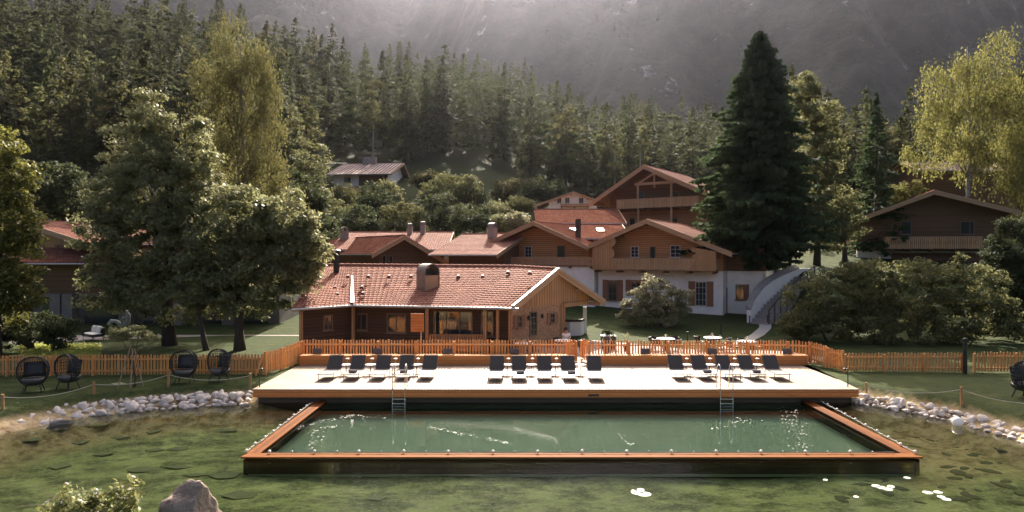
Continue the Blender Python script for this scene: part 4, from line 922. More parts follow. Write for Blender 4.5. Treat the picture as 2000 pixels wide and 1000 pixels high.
# board in front of the veranda
sb = empty('notice_board', (X(815, 35.8), 35.8, 0), 0, 'blank wooden board on a white post behind the deck fence', 'notice board')
MB().box((0, 0, 1.95), (.70, .05, .98)).build('board', M['fascia'], sb); MB().box((.2, .05, .75), (.05, .05, 1.5)).build('post', M['winframe_w'], sb)
# ------------------------------------------------------------------ deck, bench, fences
dk = empty('sun_deck', (1.6, 31, 0), 0, 'pale wooden sun deck running along the far side of the pool', 'deck')
MB().add([(-12.66, -3.16, 0), (12.7, -3.16, 0), (13.3, 3.36, 0), (-12.7, 3.36, 0), (-12.66, -3.16, -.05), (12.7, -3.16, -.05), (13.3, 3.36, -.05), (-12.7, 3.36, -.05)], [(0, 1, 2, 3), (7, 6, 5, 4), (0, 4, 5, 1), (1, 5, 6, 2), (2, 6, 7, 3), (3, 7, 4, 0)]).build('deck_boards', M['deck'], dk)
MB().box((.02, -3.13, -.195), (25.34, .05, .285)).build('fascia_board', M['fascia'], dk)
for sx in (-1, 1): MB().bar((sx * 12.65 + .02, -3.1, -.19), ((-12.7 if sx < 0 else 13.25), 3.3, -.19), .05, .28).build('fascia_board', M['fascia'], dk)
MB().box((0, -2.8, -.99), (25.1, .06, 1.3)).build('retaining_boards', M['darkplank'], dk)
MB().box((1.6 + .0, -3.162, -.255), (.45, .02, .09)).build('vent_slot', M['black'], dk)

def bench(x0, x1, lab):
    r = empty('bench', ((x0 + x1) / 2, 34.0, 0.0), 0, lab, 'bench', 'long timber benches along the deck fence'); w_ = x1 - x0
    MB().box((0, -.21, .225), (w_, .04, .44)).build('front_board', M['bench'], r); MB().box((0, .02, .47), (w_ + .04, .54, .05)).build('seat', M['rail'], r)
    for s in (-1, 1): MB().box((s * (w_ / 2 - .02), .04, .222), (.04, .44, .44)).build('side_board', M['bench'], r)
bench(-11.05, 2.62, 'long timber bench below the deck fence, behind the loungers in front of the restaurant')
bench(3.62, 14.75, 'long timber bench below the deck fence, on the side of the garden tables')

def picket_run(pts, hts, label, bay=2.0, sp_=0.15, rails=(0.22, .78), seed=0, group='timber picket fences round the deck and lawns', name='picket_fence', skipend=False):
    """pts: ground polyline (x,y,z); hts: height at each point"""
    rr = random.Random(seed); r = empty(name, pts[0], 0, label, 'fence', group); o0 = Vector(pts[0])
    for i in range(len(pts) - 1):
        a, b = Vector(pts[i]), Vector(pts[i + 1]); L_ = (b - a).length; n = max(1, int(round(L_ / bay))); ang = math.atan2(b.y - a.y, b.x - a.x)
        for k in range(n):
            p, q = a.lerp(b, k / n) - o0, a.lerp(b, (k + 1) / n) - o0; h0 = hts[i] + (hts[i + 1] - hts[i]) * k / n; h1 = hts[i] + (hts[i + 1] - hts[i]) * (k + 1) / n
            m = MB(); l_ = (q - p).length; cnt = max(2, int(round(l_ / sp_))); d = (q - p).normalized(); nrm = Vector((d.y, -d.x, 0)).normalized()
            for j in range(cnt):
                f_ = (j + .5) / cnt; c = p.lerp(q, f_); hh = (h0 + (h1 - h0) * f_) * rr.uniform(.965, 1.02); w_ = (.098 if (j % 2) else .062) * rr.uniform(.9, 1.1)
                if rr.random() < .25: w_ = .1
                dd = d.copy(); dd.z = 0; dd.normalize(); tl = Vector((0, 0, rr.uniform(-.004, .004)))
                zb2 = .05; pl_ = [(-w_ / 2, zb2), (w_ / 2, zb2), (w_ / 2, hh - w_ * .42), (w_ * .36, hh - w_ * .16), (w_ * .14, hh), (-w_ * .14, hh), (-w_ * .36, hh - w_ * .16), (-w_ / 2, hh - w_ * .42)]
                m.prism([c + dd * u + Vector((0, 0, z)) for u, z in pl_], -nrm * .022)
            m.build('picket_panel', M['picket'], r)
            for f_ in rails: MB().bar(p + nrm * .022 + Vector((0, 0, h0 * f_)), q + nrm * .022 + Vector((0, 0, h1 * f_)), .04, .07).build('rail', M['rail'], r)
            MB().box(p + nrm * .045 + Vector((0, 0, h0 * .46)), (.1, .09, h0 * .96), ang).build('post', M['picket'], r)
    if not skipend: MB().box(Vector(pts[-1]) - o0 + nrm * .045 + Vector((0, 0, hts[-1] * .46)), (.1, .09, hts[-1] * .96), ang).build('post', M['picket'], r)
    return r
picket_run([(-11.08, 34.38, 0.06), (2.62, 34.38, 0.06), (3.05, 34.75, .06)], [1.17, 1.15, 1.12], 'picket fence behind the long bench in front of the restaurant veranda', seed=1)
picket_run([(3.42, 34.95, .06), (3.7, 34.42, .06), (14.0, 34.42, .06), (15.0, 34.0, .06), (15.35, 33.0, 0.0)], [1.1, 1.12, 1.12, 1.12, 1.12], 'picket fence behind the bench beside the garden tables, curving at its far end', seed=2)
picket_run([(-11.12, 34.3, .04), (-11.35, 32.4, 0.02)], [1.15, 1.12], 'short picket return from the deck fence towards the lawn gate beside the restaurant', seed=3, bay=1.0)
picket_run([(-25.5, 30.7, gz(-25.5, 30.7)), (-11.9, 31.2, gz(-11.9, 31.2))], [0.98, .96], 'picket fence across the shaded lawn behind the egg chairs and the staked tree', seed=4)
picket_run([(15.75, 32.0, gz(15.75, 32)), (21.25, 31.7, .0), ], [.88, .96], 'picket fence beneath the big hedge between the lawn gate and the dark pole', seed=5)
picket_run([(21.75, 31.7, 0), (27.5, 31.4, 0)], [.98, 1.06], 'picket fence beneath the big hedge beyond the dark pole', seed=6)
def gate(a, b, h, lab, seed):
    rr = random.Random(seed); r = empty('gate', a, math.atan2(b[1] - a[1], b[0] - a[0]), lab, 'gate', 'picket gates at the ends of the deck'); l_ = (Vector(b) - Vector(a)).length; m = MB(); n = int(l_ / .13)
    for j in range(n):
        c = (j + .5) * l_ / n; w_ = .08; hh = h * rr.uniform(.97, 1.02)
        m.prism([(c - w_ / 2, 0, .08), (c + w_ / 2, 0, .08), (c + w_ / 2, 0, hh - .03), (c, 0, hh), (c - w_ / 2, 0, hh - .03)], (0, .022, 0))
    m.build('picket_panel', M['picket'], r)
    fr = MB(); fr.bar((0, -.02, h * .22), (l_, -.02, h * .22), .035, .07); fr.bar((0, -.02, h * .8), (l_, -.02, h * .8), .035, .07); fr.bar((.05, -.024, h * .26), (l_ - .05, -.024, h * .76), .03, .07)
    fr.build('brace', M['rail'], r)
    for x in (-.07, l_ + .07): MB().box((x, 0, h * .5), (.1, .1, h * 1.02)).build('post', M['picket'], r)
    MB().bar((l_ + .1, -.1, h * .9), (l_ + .45, -.25, 0), .06, .06).build('prop', M['rail'], r)
gate((-11.45, 32.2, 0), (-11.75, 31.2, 0), 1.08, 'narrow picket gate between the deck and the lawn with the egg chairs', 1)
gate((15.4, 32.9, 0), (15.65, 32.1, 0), 1.0, 'narrow picket gate between the deck and the lawn by the big hedge', 2)

# ------------------------------------------------------------------ pool
poolfloor = simple('pale_teal_pool_floor', (0.32, 0.40, 0.31), (0.27, 0.345, 0.27), .25, .8)
poolwall = simple('dark_pool_liner', (0.055, 0.09, 0.075), (0.04, 0.07, 0.06), .6, .8)
pr = empty('swimming_pool', (1.98, 24.2, -1.6), 0, 'rectangular green swimming pool framed with timber inside the pond', 'pool')
bx0, bx1, by0, by1 = -10.44, 10.44, -3.84, 3.95
MB().box((0, .05, .46), (20.6, 7.6, .08)).build('pool_floor', poolfloor, pr)
for n_, c_, d_ in (('w', (0, by0 + .16, .45), (20.8, .1, .98)), ('w', (bx0 + .16, .05, .45), (.1, 7.66, .98)), ('w', (bx1 - .16, .05, .45), (.1, 7.66, .98)), ('w', (0, by1 + .02, .42), (20.84, .06, .92))): MB().box(c_, d_).build('pool_wall', M['darkplank'] if d_[1] > 1 or c_[1] < 0 else poolwall, pr)
for c_, d_ in ((( 0, by0 + .21 + .0, 1.03), (20.88, .42, .05)), ): MB().box(c_, d_).build('frame_beam', M['poolframe'], pr, bevel=.008)
for s in (-1, 1): MB().box((s * 10.23, .27, 1.03), (.42, 7.37, .05)).build('frame_beam', M['poolframe_y'], pr, bevel=.008)
def float_line(pts, n, label, sag=.0):
    r = empty('float_line', pts[0], 0, label, 'float line', 'strings of white floats along the pool frame'); o0 = Vector(pts[0]); a, b = Vector(pts[0]) - o0, Vector(pts[1]) - o0
    rr = random.Random(n); ps = []
    for i in range(n * 2 + 1):
        f_ = i / (n * 2); p = a.lerp(b, f_) + Vector((rr.uniform(-.03, .03) if abs(b.x) < abs(b.y) else 0, rr.uniform(-.03, .03), 0)); ps.append(p)
    MB().tube(ps, .014, 5).build('rope', M['rope'], r)
    for i in range(n * 2):
        big = i % 2 == 0; p = ps[i] + Vector((0, 0, .02)); s = .052 if big else .026
        MB().lathe([(s * .35, -s), (s * .85, -s * .6), (s, 0), (s * .85, s * .6), (s * .35, s)], 10, p).build('float', M['float'], r, smooth=True)
float_line([(-7.7, 20.72, -.50), (11.75, 20.72, -.50)], 14, 'string of white floats along the near beam of the pool frame')
float_line([(-8.45, 20.8, -.50), (-8.52, 27.7, -.52)], 9, 'string of white floats along the pool side beam facing the egg chairs')
float_line([(12.38, 20.7, -.50), (12.75, 28.0, -.52)], 9, 'string of white floats along the side beam of the pool towards the globe lamp')
fq = np.random.RandomState(2); fcs = []
def streak(pts, n, spread):
    for _ in range(n):
        t_ = fq.rand(); i = min(int(t_ * (len(pts) - 1)), len(pts) - 2); f_ = t_ * (len(pts) - 1) - i
        px = pts[i][0] + (pts[i + 1][0] - pts[i][0]) * f_ + fq.normal() * spread; py = pts[i][1] + (pts[i + 1][1] - pts[i][1]) * f_ + fq.normal() * spread * .35; D = (CH - WZ) * F / (py - HY)
        s = .02 * fq.rand() ** 2 + .008; a = fq.uniform(0, 3.14); x = X(px, D); fcs.append([(x + s * 1.8 * math.cos(a + k * 1.57), D + s * math.sin(a + k * 1.57), WZ + .005) for k in range(4)])
streak([(540, 846), (600, 830), (668, 816), (690, 810)], 90, 5); streak([(690, 811), (760, 818)], 20, 5); streak([(640, 835), (665, 832)], 14, 3); streak([(600, 880), (625, 850), (635, 830)], 40, 7)
streak([(840, 835), (900, 847), (990, 865)], 80, 4); streak([(1205, 845), (1235, 870)], 16, 5); streak([(1400, 840), (1440, 820), (1475, 825)], 40, 9); streak([(1540, 800), (1545, 830), (1570, 880)], 120, 14)
tag(np_mesh('speck_film', np.array(fcs).reshape(-1, 3), 4, simple('pale_speck', (.62, .64, .56), None, 20, .6)), 'pale pollen streaks drifting on the pool water', 'speck', kind='stuff')  # small pale flakes scattered along streaks on the pool water
for i, (px, lab) in enumerate(((779, 'steel pool ladder in front of the lounger group nearest the restaurant'), (1419, 'steel pool ladder in front of the loungers by the garden tables'))):
    x = X(px, 27.75); r = empty('pool_ladder', (x, 27.72, -.6), 0, lab, 'ladder', 'steel ladders from the deck into the pool')
    for s in (-1, 1):
        p = [(s * .26, 0, -.9), (s * .26, 0, 0), (s * .26, 0, .9), (s * .26, .02, 1.35)]
        for k in range(7): a = math.pi * k / 6; p.append((s * .26, .24 - .22 * math.cos(a), 1.42 + .2 * math.sin(a)))
        p += [(s * .26, .50, 1.2), (s * .26, .56, .6)]
        MB().tube(p, .021, 7).build('rail', M['steel'], r, smooth=True)
    for z in (.22, .03, -.2, -.45): MB().box((0, 0, z), (.5, .09, .03)).build('step', M['steel'], r)
# ------------------------------------------------------------------ loungers, tables, cushions, towels
def make_lounger():
    r = empty('sun_lounger', (0, 0, 0), 0, 'x', 'sun lounger'); w_ = .33
    # y=0 at the front feet, +y to the head
    prof = [(-.12, .30), (.15, .315), (.6, .30), (1.05, .295), (1.25, .30)]
    s = MB()
    for (y0, z0_), (y1, z1_) in zip(prof, prof[1:]): s.add([(-w_ + .02, y0, z0_), (w_ - .02, y0, z0_), (w_ - .02, y1, z1_), (-w_ + .02, y1, z1_), (-w_ + .02, y0, z0_ - .02), (w_ - .02, y0, z0_ - .02), (w_ - .02, y1, z1_ - .02), (-w_ + .02, y1, z1_ - .02)], [(0, 1, 2, 3), (7, 6, 5, 4), (0, 4, 5, 1), (2, 6, 7, 3), (1, 5, 6, 2), (3, 7, 4, 0)])
    s.build('seat', M['seatfab'], r)
    b = MB(); b.prism([(-w_ + .02, 1.25, .30), (w_ - .02, 1.25, .30), (w_ - .03, 1.72, .86), (-w_ + .03, 1.72, .86)], (0, .025, -.02)); b.build('backrest', M['sling'], r)
    f_ = MB()
    for sx in (-1, 1):
        f_.tube([(sx * w_, -.14, .29), (sx * w_, .15, .31), (sx * w_, .6, .295), (sx * w_, 1.1, .30), (sx * w_, 1.35, .36), (sx * w_, 1.55, .47)], .016, 6)
        f_.tube([(sx * w_, 1.25, .30), (sx * (w_ - .01), 1.74, .88)], .016, 6)
    f_.tube([(-w_, -.14, .29), (w_, -.14, .29)], .016, 6); f_.tube([(-w_, 1.74, .88), (w_, 1.74, .88)], .016, 6); f_.build('frame', M['graphite'], r)
    for sx in (-1, 1):
        MB().tube([(sx * w_, .06, .30), (sx * (w_ - .01), -.02, .0)], .015, 6).build('leg', M['graphite'], r)
        MB().tube([(sx * w_, 1.2, .30), (sx * w_, 1.32, .0)], .015, 6).build('leg', M['graphite'], r)
    MB().tube([(-w_, 0, .03), (w_, 0, .03)], .012, 5).build('stretcher', M['graphite'], r)
    return r
proto = make_lounger(); kids(proto)
LP = [636, 685.4, 736, 786, 829.7, 967.5, 1015.6, 1065.8, 1116.5, 1166, 1333.6, 1384, 1432, 1480.5, 1528]
towel_on = {1, 3, 6, 8, 11, 13}
grp = ['in front of the restaurant', 'in the middle of the deck', 'beside the garden tables']
ordn = ['first', 'second', 'third', 'fourth', 'fifth']
lx = []
for i, px in enumerate(LP):
    o = proto if i == 0 else copy_tree(proto); g_, k = divmod(i, 5)
    yb = 29.75 - (0.25 if g_ == 1 else 0); x = X(px, yb); lx.append((x, yb))
    lab = f'{ordn[k]} black sun lounger of the five {grp[g_]}'
    rzl = R([-1, 1.5, 0, 2, -1.5][k]) + (R(-4) if g_ == 1 and k < 0 else 0); place(o, (x, yb, 0), rzl, None, lab, 'black sun loungers in three rows of five on the deck'); o['category'] = 'sun lounger'
    if i in towel_on:
        t_ = MB().tube([(-.17, 0, 0), (.17, 0, 0)], .062, 10).tube([(-.168, .085, -.012), (.168, .085, -.012)], .05, 10).build('towel', M['towel'], None, (x + .02, yb + .22, .378), smooth=False)
        t_.rotation_euler = (0, 0, R([8, -6, 4][i % 3])); tag(t_, f'folded grey towel on the {ordn[k]} lounger of the five {grp[g_]}', 'towel', 'folded towels on the loungers')
def make_side():
    r = empty('side_table', (0, 0, 0), 0, 'x', 'side table')
    MB().lathe([(.26, -.012), (.27, 0), (.26, .012)], 20, (0, 0, .45)).build('table_top', M['whitecloth'], r); MB().tube([(0, 0, .02), (0, 0, .44)], .022, 7).build('pillar', M['black'], r)
    MB().box((0, 0, .012), (.4, .07, .024)).box((0, 0, .013), (.07, .4, .022)).build('foot', M['black'], r); return r
ts = make_side(); kids(ts)
def make_lamp():
    r = empty('table_lamp', (0, 0, 0), 0, 'x', 'lamp'); MB().tube([(0, 0, 0), (0, 0, .26)], .008, 6).lathe([(.05, 0), (.05, .012)], 10).build('stem', M['winframe_w'], r)
    MB().lathe([(.09, .0), (.085, .02), (.03, .04)], 12, (0, 0, .25)).build('lamp_shade', M['float'], r); return r
tl = make_lamp(); kids(tl)
SP = [[676, 724, 770, 814], [991, 1037.7, 1084.8, 1133.4], [1340, 1385.6, 1433.7, 1478]]
n_ = 0
for g_ in range(3):
    for k in range(4):
        o = ts if n_ == 0 else copy_tree(ts); x = X(SP[g_][k], 31.3); place(o, (x, 31.3, 0), 0, None, f'side table between the {ordn[k]} and {ordn[k+1]} loungers {grp[g_]}', 'round side tables between the loungers'); o['category'] = 'side table'
        l_ = tl if n_ == 0 else copy_tree(tl); place(l_, (x + .05, 31.33, .463), 0, None, f'white lamp between the {ordn[k]} and {ordn[k+1]} loungers {grp[g_]}', 'small lamps on the side tables'); l_['category'] = 'lamp'; n_ += 1
def cushion_mesh(w_, h, d, m, name, parent=None):
    """a pillow w x h, thickness d, standing in the xz plane"""
    u = np.linspace(-1, 1, 9); A_, B2 = np.meshgrid(u, u); t_ = (np.clip(1 - A_ ** 4, 0, 1) * np.clip(1 - B2 ** 4, 0, 1)) ** .5; q = 1 - .06 * (np.abs(A_ * B2) ** .5 < .5)
    mb = MB(); n = 9
    for s in (-1, 1):
        o = len(mb.v); mb.v += [(A_[j, i] * w_ / 2, s * t_[j, i] * d / 2, B2[j, i] * h / 2) for j in range(n) for i in range(n)]
        for j in range(n - 1):
            for i in range(n - 1):
                a = o + j * n + i; mb.f.append((a, a + 1, a + n + 1, a + n) if s < 0 else (a, a + n, a + n + 1, a + 1)); mb.m.append(0)
    return mb.build(name, m, parent, smooth=True)
cl = ['behind the gap before the first lounger', 'behind the third lounger', 'between the two lounger groups', 'behind the second lounger of the middle group', 'halfway to the garden tables', 'behind the second lounger by the garden tables', 'behind the fifth lounger by the garden tables']
for i, (px, lb) in enumerate(zip((620, 738, 875, 1004, 1260, 1391, 1537), cl)):
    c = cushion_mesh(.48, .30, .13, M['cushion_taupe'], 'cushion'); c.location = (X(px, 34.15), 34.12, .655); c.rotation_euler = (R(-14), R([0, 3, -2, 4][i % 4]), 0)
    tag(c, 'taupe cushion on the bench ' + lb, 'cushion', 'taupe cushions leaning on the deck fence')
# low pole lights at the deck corners
for px, lab, dx in ((507, 'thin black pole light on the deck corner beside the egg chairs', .09), (1656, 'thin black pole light on the deck corner by the big hedge', -.12)):
    r = empty('pole_light', (X(px, 28.3), 28.3, 0), 0, lab, 'pole light', 'black pole lights on the deck corners'); MB().tube([(0, 0, 0), (0, 0, .72), (dx * .4, 0, .78)], .022, 7).build('pole', M['black'], r); MB().lathe([(.03, -.05), (.06, -.02), (.06, .03), (.03, .05)], 9, (dx, 0, .76)).build('lamp_head', M['black'], r)
# ------------------------------------------------------------------ boulders
def boulder_mesh(seed, flat=.65, sub=3, name='boulder', ang=.97):
    import bmesh
    bm = bmesh.new(); bmesh.ops.create_icosphere(bm, subdivisions=sub, radius=1); r_ = random.Random(seed); cuts = [(Vector((r_.gauss(0, 1), r_.gauss(0, 1), r_.gauss(0, 1))).normalized(), r_.uniform(.5, .78)) for _ in range(13)]
    ph = [r_.uniform(0, 6) for _ in range(6)]; st = (r_.uniform(.85, 1.3), r_.uniform(.75, 1.05), flat)
    for v in bm.verts:
        p = v.co.copy()
        for n, d in cuts:
            e = p.dot(n) - d
            if e > 0: p -= n * e * ang
        k = 1 + .05 * math.sin(3 * p.x + ph[0]) * math.sin(4 * p.y + ph[1]) + .03 * math.sin(9 * p.z + ph[2] + 5 * p.x)
        v.co = Vector((p.x * st[0] * k, p.y * st[1] * k, p.z * st[2] * k))
    me = bpy.data.meshes.new(name); bm.to_mesh(me); bm.free(); me.polygons.foreach_set('use_smooth', [True] * len(me.polygons)); return me
BM = [boulder_mesh(40 + i, [.62, .7, .55, .75, .6, .68, .8, .5][i], 2 if i < 8 else 3) for i in range(8)]
for m_ in BM: m_.materials.append(M['stone'])
rs2 = random.Random(9)
def along(poly, t):
    d = [0]; 
    for a, b in zip(poly, poly[1:]): d.append(d[-1] + math.hypot(b[0] - a[0], b[1] - a[1]))
    s = t * d[-1]
    for i in range(len(poly) - 1):
        if s <= d[i + 1] + 1e-9:
            f_ = (s - d[i]) / (d[i + 1] - d[i]); a, b = poly[i], poly[i + 1]; tx, ty = (b[0] - a[0]) / (d[i + 1] - d[i]), (b[1] - a[1]) / (d[i + 1] - d[i]); return a[0] + (b[0] - a[0]) * f_, a[1] + (b[1] - a[1]) * f_, -ty, tx, d[-1]
def stones(poly, rows, label, group, dens=3.5):
    cnt = 0; tot = along(poly, 0)[4]
    for row, (off, zz, s0, s1) in enumerate(rows):
        n = int(tot * dens * (.36 / ((s0 + s1) / 2)) * .58)
        for i in range(n):
            t_ = (i + rs2.uniform(.2, .8)) / n; x, y_, nx_, ny_, _ = along(poly, t_); o_ = off + rs2.uniform(-.12, .12)
            x += nx_ * o_; y_ += ny_ * o_; s = rs2.uniform(s0, s1) * (1.5 if rs2.random() < .08 else 1)
            o = bpy.data.objects.new('boulder', rs2.choice(BM)); COL.objects.link(o); o.location = (x, y_, zz + rs2.uniform(-.03, .05)); o.rotation_euler = (rs2.uniform(-.3, .3), rs2.uniform(-.3, .3), rs2.uniform(0, 6.28)); o.scale = (s, s, s * rs2.uniform(.8, 1.2)); tag(o, label, 'boulder', group); cnt += 1
    return cnt
LSH = [(-20.6, 20.6), (-19.3, 23.2), (-17.9, 25.0), (-16.8, 26.3), (-15.1, 27.2), (-13.2, 27.9), (-11.35, 28.35)]
RSH = [(14.45, 28.35), (15.5, 27.3), (16.3, 26.3), (16.9, 25.2), (17.15, 24.0), (17.4, 22.4), (17.9, 20.5)]
n1 = stones(LSH, [(-.48, -.62, .11, .2), (-.22, -.52, .13, .25), (.04, -.40, .15, .28), (.22, -.30, .12, .22)], 'pale grey boulder in the heaped stone edge of the pond below the egg chairs', 'pale boulders edging the pond below the egg chairs')
n2 = stones(RSH, [(-.48, -.62, .10, .18), (-.24, -.52, .12, .22), (0.0, -.40, .13, .25)], 'pale rounded boulder in the stone edge of the pond behind the globe lamp', 'pale boulders edging the pond behind the globe lamp')
def one_rock(name, mesh, loc, sc, rot, mat, label, cat, group=None):
    o = bpy.data.objects.new(name, mesh); COL.objects.link(o); o.location = loc; o.scale = sc; o.rotation_euler = rot
    if not mesh.materials: mesh.materials.append(mat)
    return tag(o, label, cat, group)
one_rock('flat_boulder', boulder_mesh(77, .45, 4), (X(118, 24.7), 24.7, -.66), (.72, .5, .42), (0, 0, .3), simple('wet_grey_stone', (.22, .20, .18), (.12, .11, .10), 3, .7, .8, 9, bd=.05), 'broad flat dark grey boulder standing alone in the shallow water', 'boulder')
def big_rock():
    import bmesh
    me = boulder_mesh(92, 1.0, 5, ang=.7)
    for v in me.vertices:
        p = v.co; z = p.z; k = 1 - .22 * max(0, z) ; p.x *= k; p.y *= k
        p.x = round(p.x * 7) / 7 * .35 + p.x * .65
        n = math.sin(7 * p.x + 3 * p.z) * math.sin(6 * p.y + 5 * p.z + 1) * .035 + math.sin(17 * p.x + 11 * p.z) * math.sin(15 * p.y - 9 * p.z) * .018
        v.co = p * (1 + n)
    return me
one_rock('rock', big_rock(), (X(362, 13.0), 13.0, .12), (1.0, .65, 1.16), (0, 0, .5), M['rock'], 'tall brown rock with a flattened top standing at the near shore', 'rock')
# globe lamp
gl_ = MB().lathe([(.01, -.19), (.08, -.17), (.15, -.11), (.19, 0), (.15, .11), (.08, .17), (.01, .19)], 20).build('globe_lamp', simple('frosted_globe', (.86, .83, .80), (.82, .79, .76), 2, .35), None, (X(1870, 24.4), 24.4, -.50), smooth=True); tag(gl_, 'white floating globe lamp beside the boulders', 'lamp')
# slabs and stones on the pond bed
slab = []
rs3 = random.Random(4)
for (px, py) in [(60, 870), (120, 902), (200, 880), (235, 850), (190, 842), (300, 838), (350, 868), (440, 835), (350, 912), (380, 928), (440, 930), (470, 968), (275, 915), (230, 800), (300, 870), (735, 968), (160, 860)]:
    D = 6.8 * F / (py - HY); x = X(px, D); n = rs3.choice([4, 4, 5]); w_ = rs3.uniform(.3, .6); h = rs3.uniform(.2, .4); m = MB(); a0 = rs3.uniform(0, 6)
    m.prism([(math.cos(a0 + 6.283 * k / n) * w_ * rs3.uniform(.75, 1.1), math.sin(a0 + 6.283 * k / n) * h * rs3.uniform(.75, 1.1), 0) for k in range(n)], (0, 0, .014))
    o = m.build('slate_slab', M['soil'], None, (x, D, gz(x, D) + .02)); o.rotation_euler = (rs3.uniform(-.04, .04), rs3.uniform(-.04, .04), 0); tag(o, 'dark flat slate slab lying on the shallow pond bed', 'slab', 'slate slabs on the pond bed')
bs = simple('mossy_stone', (.16, .155, .085), (.09, .095, .055), 4, .95, .6, 12)
BM2 = [boulder_mesh(60 + i, .35, 2) for i in range(4)]
for m_ in BM2: m_.materials.append(bs)
for k in range(85):
    if k < 85: px, py = rs3.uniform(1640, 2000), rs3.uniform(800, 990)
    elif k < 100: px, py = rs3.uniform(440, 560), rs3.uniform(800, 850)
    else: px, py = rs3.uniform(1150, 1900), rs3.uniform(925, 1000)
    D = 6.9 * F / (py - HY); x = X(px, D)
    if -8.7 < x < 12.8 and 20.2 < D < 29: continue
    if gz(x, D) > -.8: continue
    s = rs3.uniform(.08, .26); o = bpy.data.objects.new('pond_stone', rs3.choice(BM2)); COL.objects.link(o); o.location = (x, D, gz(x, D)); o.scale = (s * 1.5, s, s * .6); o.rotation_euler = (0, 0, rs3.uniform(0, 6)); tag(o, 'dark mossy stone under the shallow pond water', 'stone', 'mossy stones on the pond bed')
lily = simple('pale_lily_leaf', (.72, .72, .62), (.55, .6, .45), 9, .5)
for i, (px, py, s) in enumerate(((1712, 950, .11), (1722, 953, .12), (1733, 956, .12), (1740, 951, .09), (1812, 963, .11), (1832, 962, .10), (1838, 971, .09), (1848, 976, .10), (1612, 938, .06), (1772, 934, .08), (1672, 971, .06), (1245, 962, .17), (1258, 966, .16), (1251, 958, .1))):
    D = (CH - WZ) * F / (py - HY); m = MB(); m.prism([(math.cos(a) * s * 1.15, math.sin(a) * s, 0) for a in [.3 + 5.7 * k / 11 for k in range(12)]] + [(0, 0, 0)], (0, 0, .012)); o = m.build('lily_pad', lily, None, (X(px, D), D, WZ + .004)); o.rotation_euler = (0, 0, i * 1.3); tag(o, 'pale lily pad floating on the pond' + (' in the small cluster below the pool frame' if px < 1300 else ' in the loose group by the boulder shore'), 'lily pad', 'floating lily pads' + (' below the pool' if px < 1300 else ' by the shore'))
# ------------------------------------------------------------------ rope barriers
def rope_posts(lst, group, where):
    prev = None
    for i, (px, D, h, lab) in enumerate(lst):
        x = X(px, D); g = gz(x, D); o = MB().tube([(0, 0, -.3), (0, 0, h)], [.055, .05], 10).build('rope_post', M['post'], None, (x, D, g)); tag(o, lab, 'post', group); top = Vector((x, D, g + h - .1))
        if prev is not None:
            a, b = prev, top; ps = [a.lerp(b, k / 14) - a + Vector((0, 0, -.5 * (b - a).length * .13 * 4 * (k / 14) * (1 - k / 14))) for k in range(15)]
            o = MB().tube(ps, .014, 5).build('barrier_rope', M['rope'], None, tuple(a)); tag(o, f'sagging pale rope {where[i - 1]}', 'rope', group.replace('posts', 'ropes'))
        prev = top
rope_posts([(-130, 23.0, .6, 'rope post outside the end of the boulder edge'), (5, 24.3, .55, 'wooden rope post at the far end of the boulders under the sunlit tree'), (183, 26.9, .5, 'wooden rope post on the lawn in front of the second egg chair'), (329, 28.3, .62, 'wooden rope post between the staked tree and the third egg chair'), (489, 28.9, .62, 'wooden rope post next to the deck corner')], 'rope posts behind the boulders below the egg chairs', ['running past the last boulders', 'hanging in front of the first two egg chairs', 'hanging in front of the staked tree', 'hanging in front of the third and fourth egg chairs'])
rope_posts([(1692, 28.3, .64, 'wooden rope post at the corner of the deck by the hedge'), (1878, 25.6, .72, 'wooden rope post behind the globe lamp'), (2080, 22.6, .7, 'rope post outside the boulder edge')], 'rope posts behind the boulders near the globe lamp', ['hanging between the deck corner and the post behind the globe lamp', 'hanging beyond the post behind the globe lamp'])
# ------------------------------------------------------------------ egg chairs
def egg():
    r = empty('egg_chair', (0, 0, 0), 0, 'x', 'egg chair'); m = MB(); nu, nv = 22, 13
    vs = []; fs = []
    for j in range(nv + 1):
        ph = math.pi * j / nv
        for i in range(nu + 1):
            th = math.pi * (-.12 + 1.24 * i / nu); rr_ = max(0.0, math.sin(ph)) ** .8 * .56 * (1 + .06 * math.cos(ph)); vs.append((rr_ * math.cos(th), rr_ * math.sin(th) * .78 - .05, .86 + .58 * math.cos(ph)))
    for j in range(nv):
        for i in range(nu):
            a = j * (nu + 1) + i; fs.append((a, a + 1, a + nu + 2, a + nu + 1))
    m.add(vs, fs); sh = m.build('woven_shell', M['rattan'], r); wf = sh.modifiers.new('w', 'WIREFRAME'); wf.thickness = .035; wf.use_replace = True; wf.use_even_offset = False
    rim = MB()
    for i0 in (0, nu):
        rim.tube([vs[j * (nu + 1) + i0] for j in range(nv + 1)], .028, 6)
    rim.build('rim', M['rattan'], r)
    MB().lathe([(.05, .26), (.3, .3), (.4, .40), (.44, .50), (.40, .56), (.1, .57)], 14, (0, .05, 0)).build('seat_cushion', M['graphite'], r, smooth=True)
    c = cushion_mesh(.78, .62, .2, M['black'], 'back_cushion', r); c.location = (0, .28, .9); c.rotation_euler = (R(-12), 0, 0)
    for sx in (-1, 1):
        for sy in (-1, 1): MB().tube([(sx * .24, sy * .18, .34), (sx * .34, sy * .28, 0)], .024, 6).build('leg', M['black'], r)
    return r
eg = egg(); kids(eg)
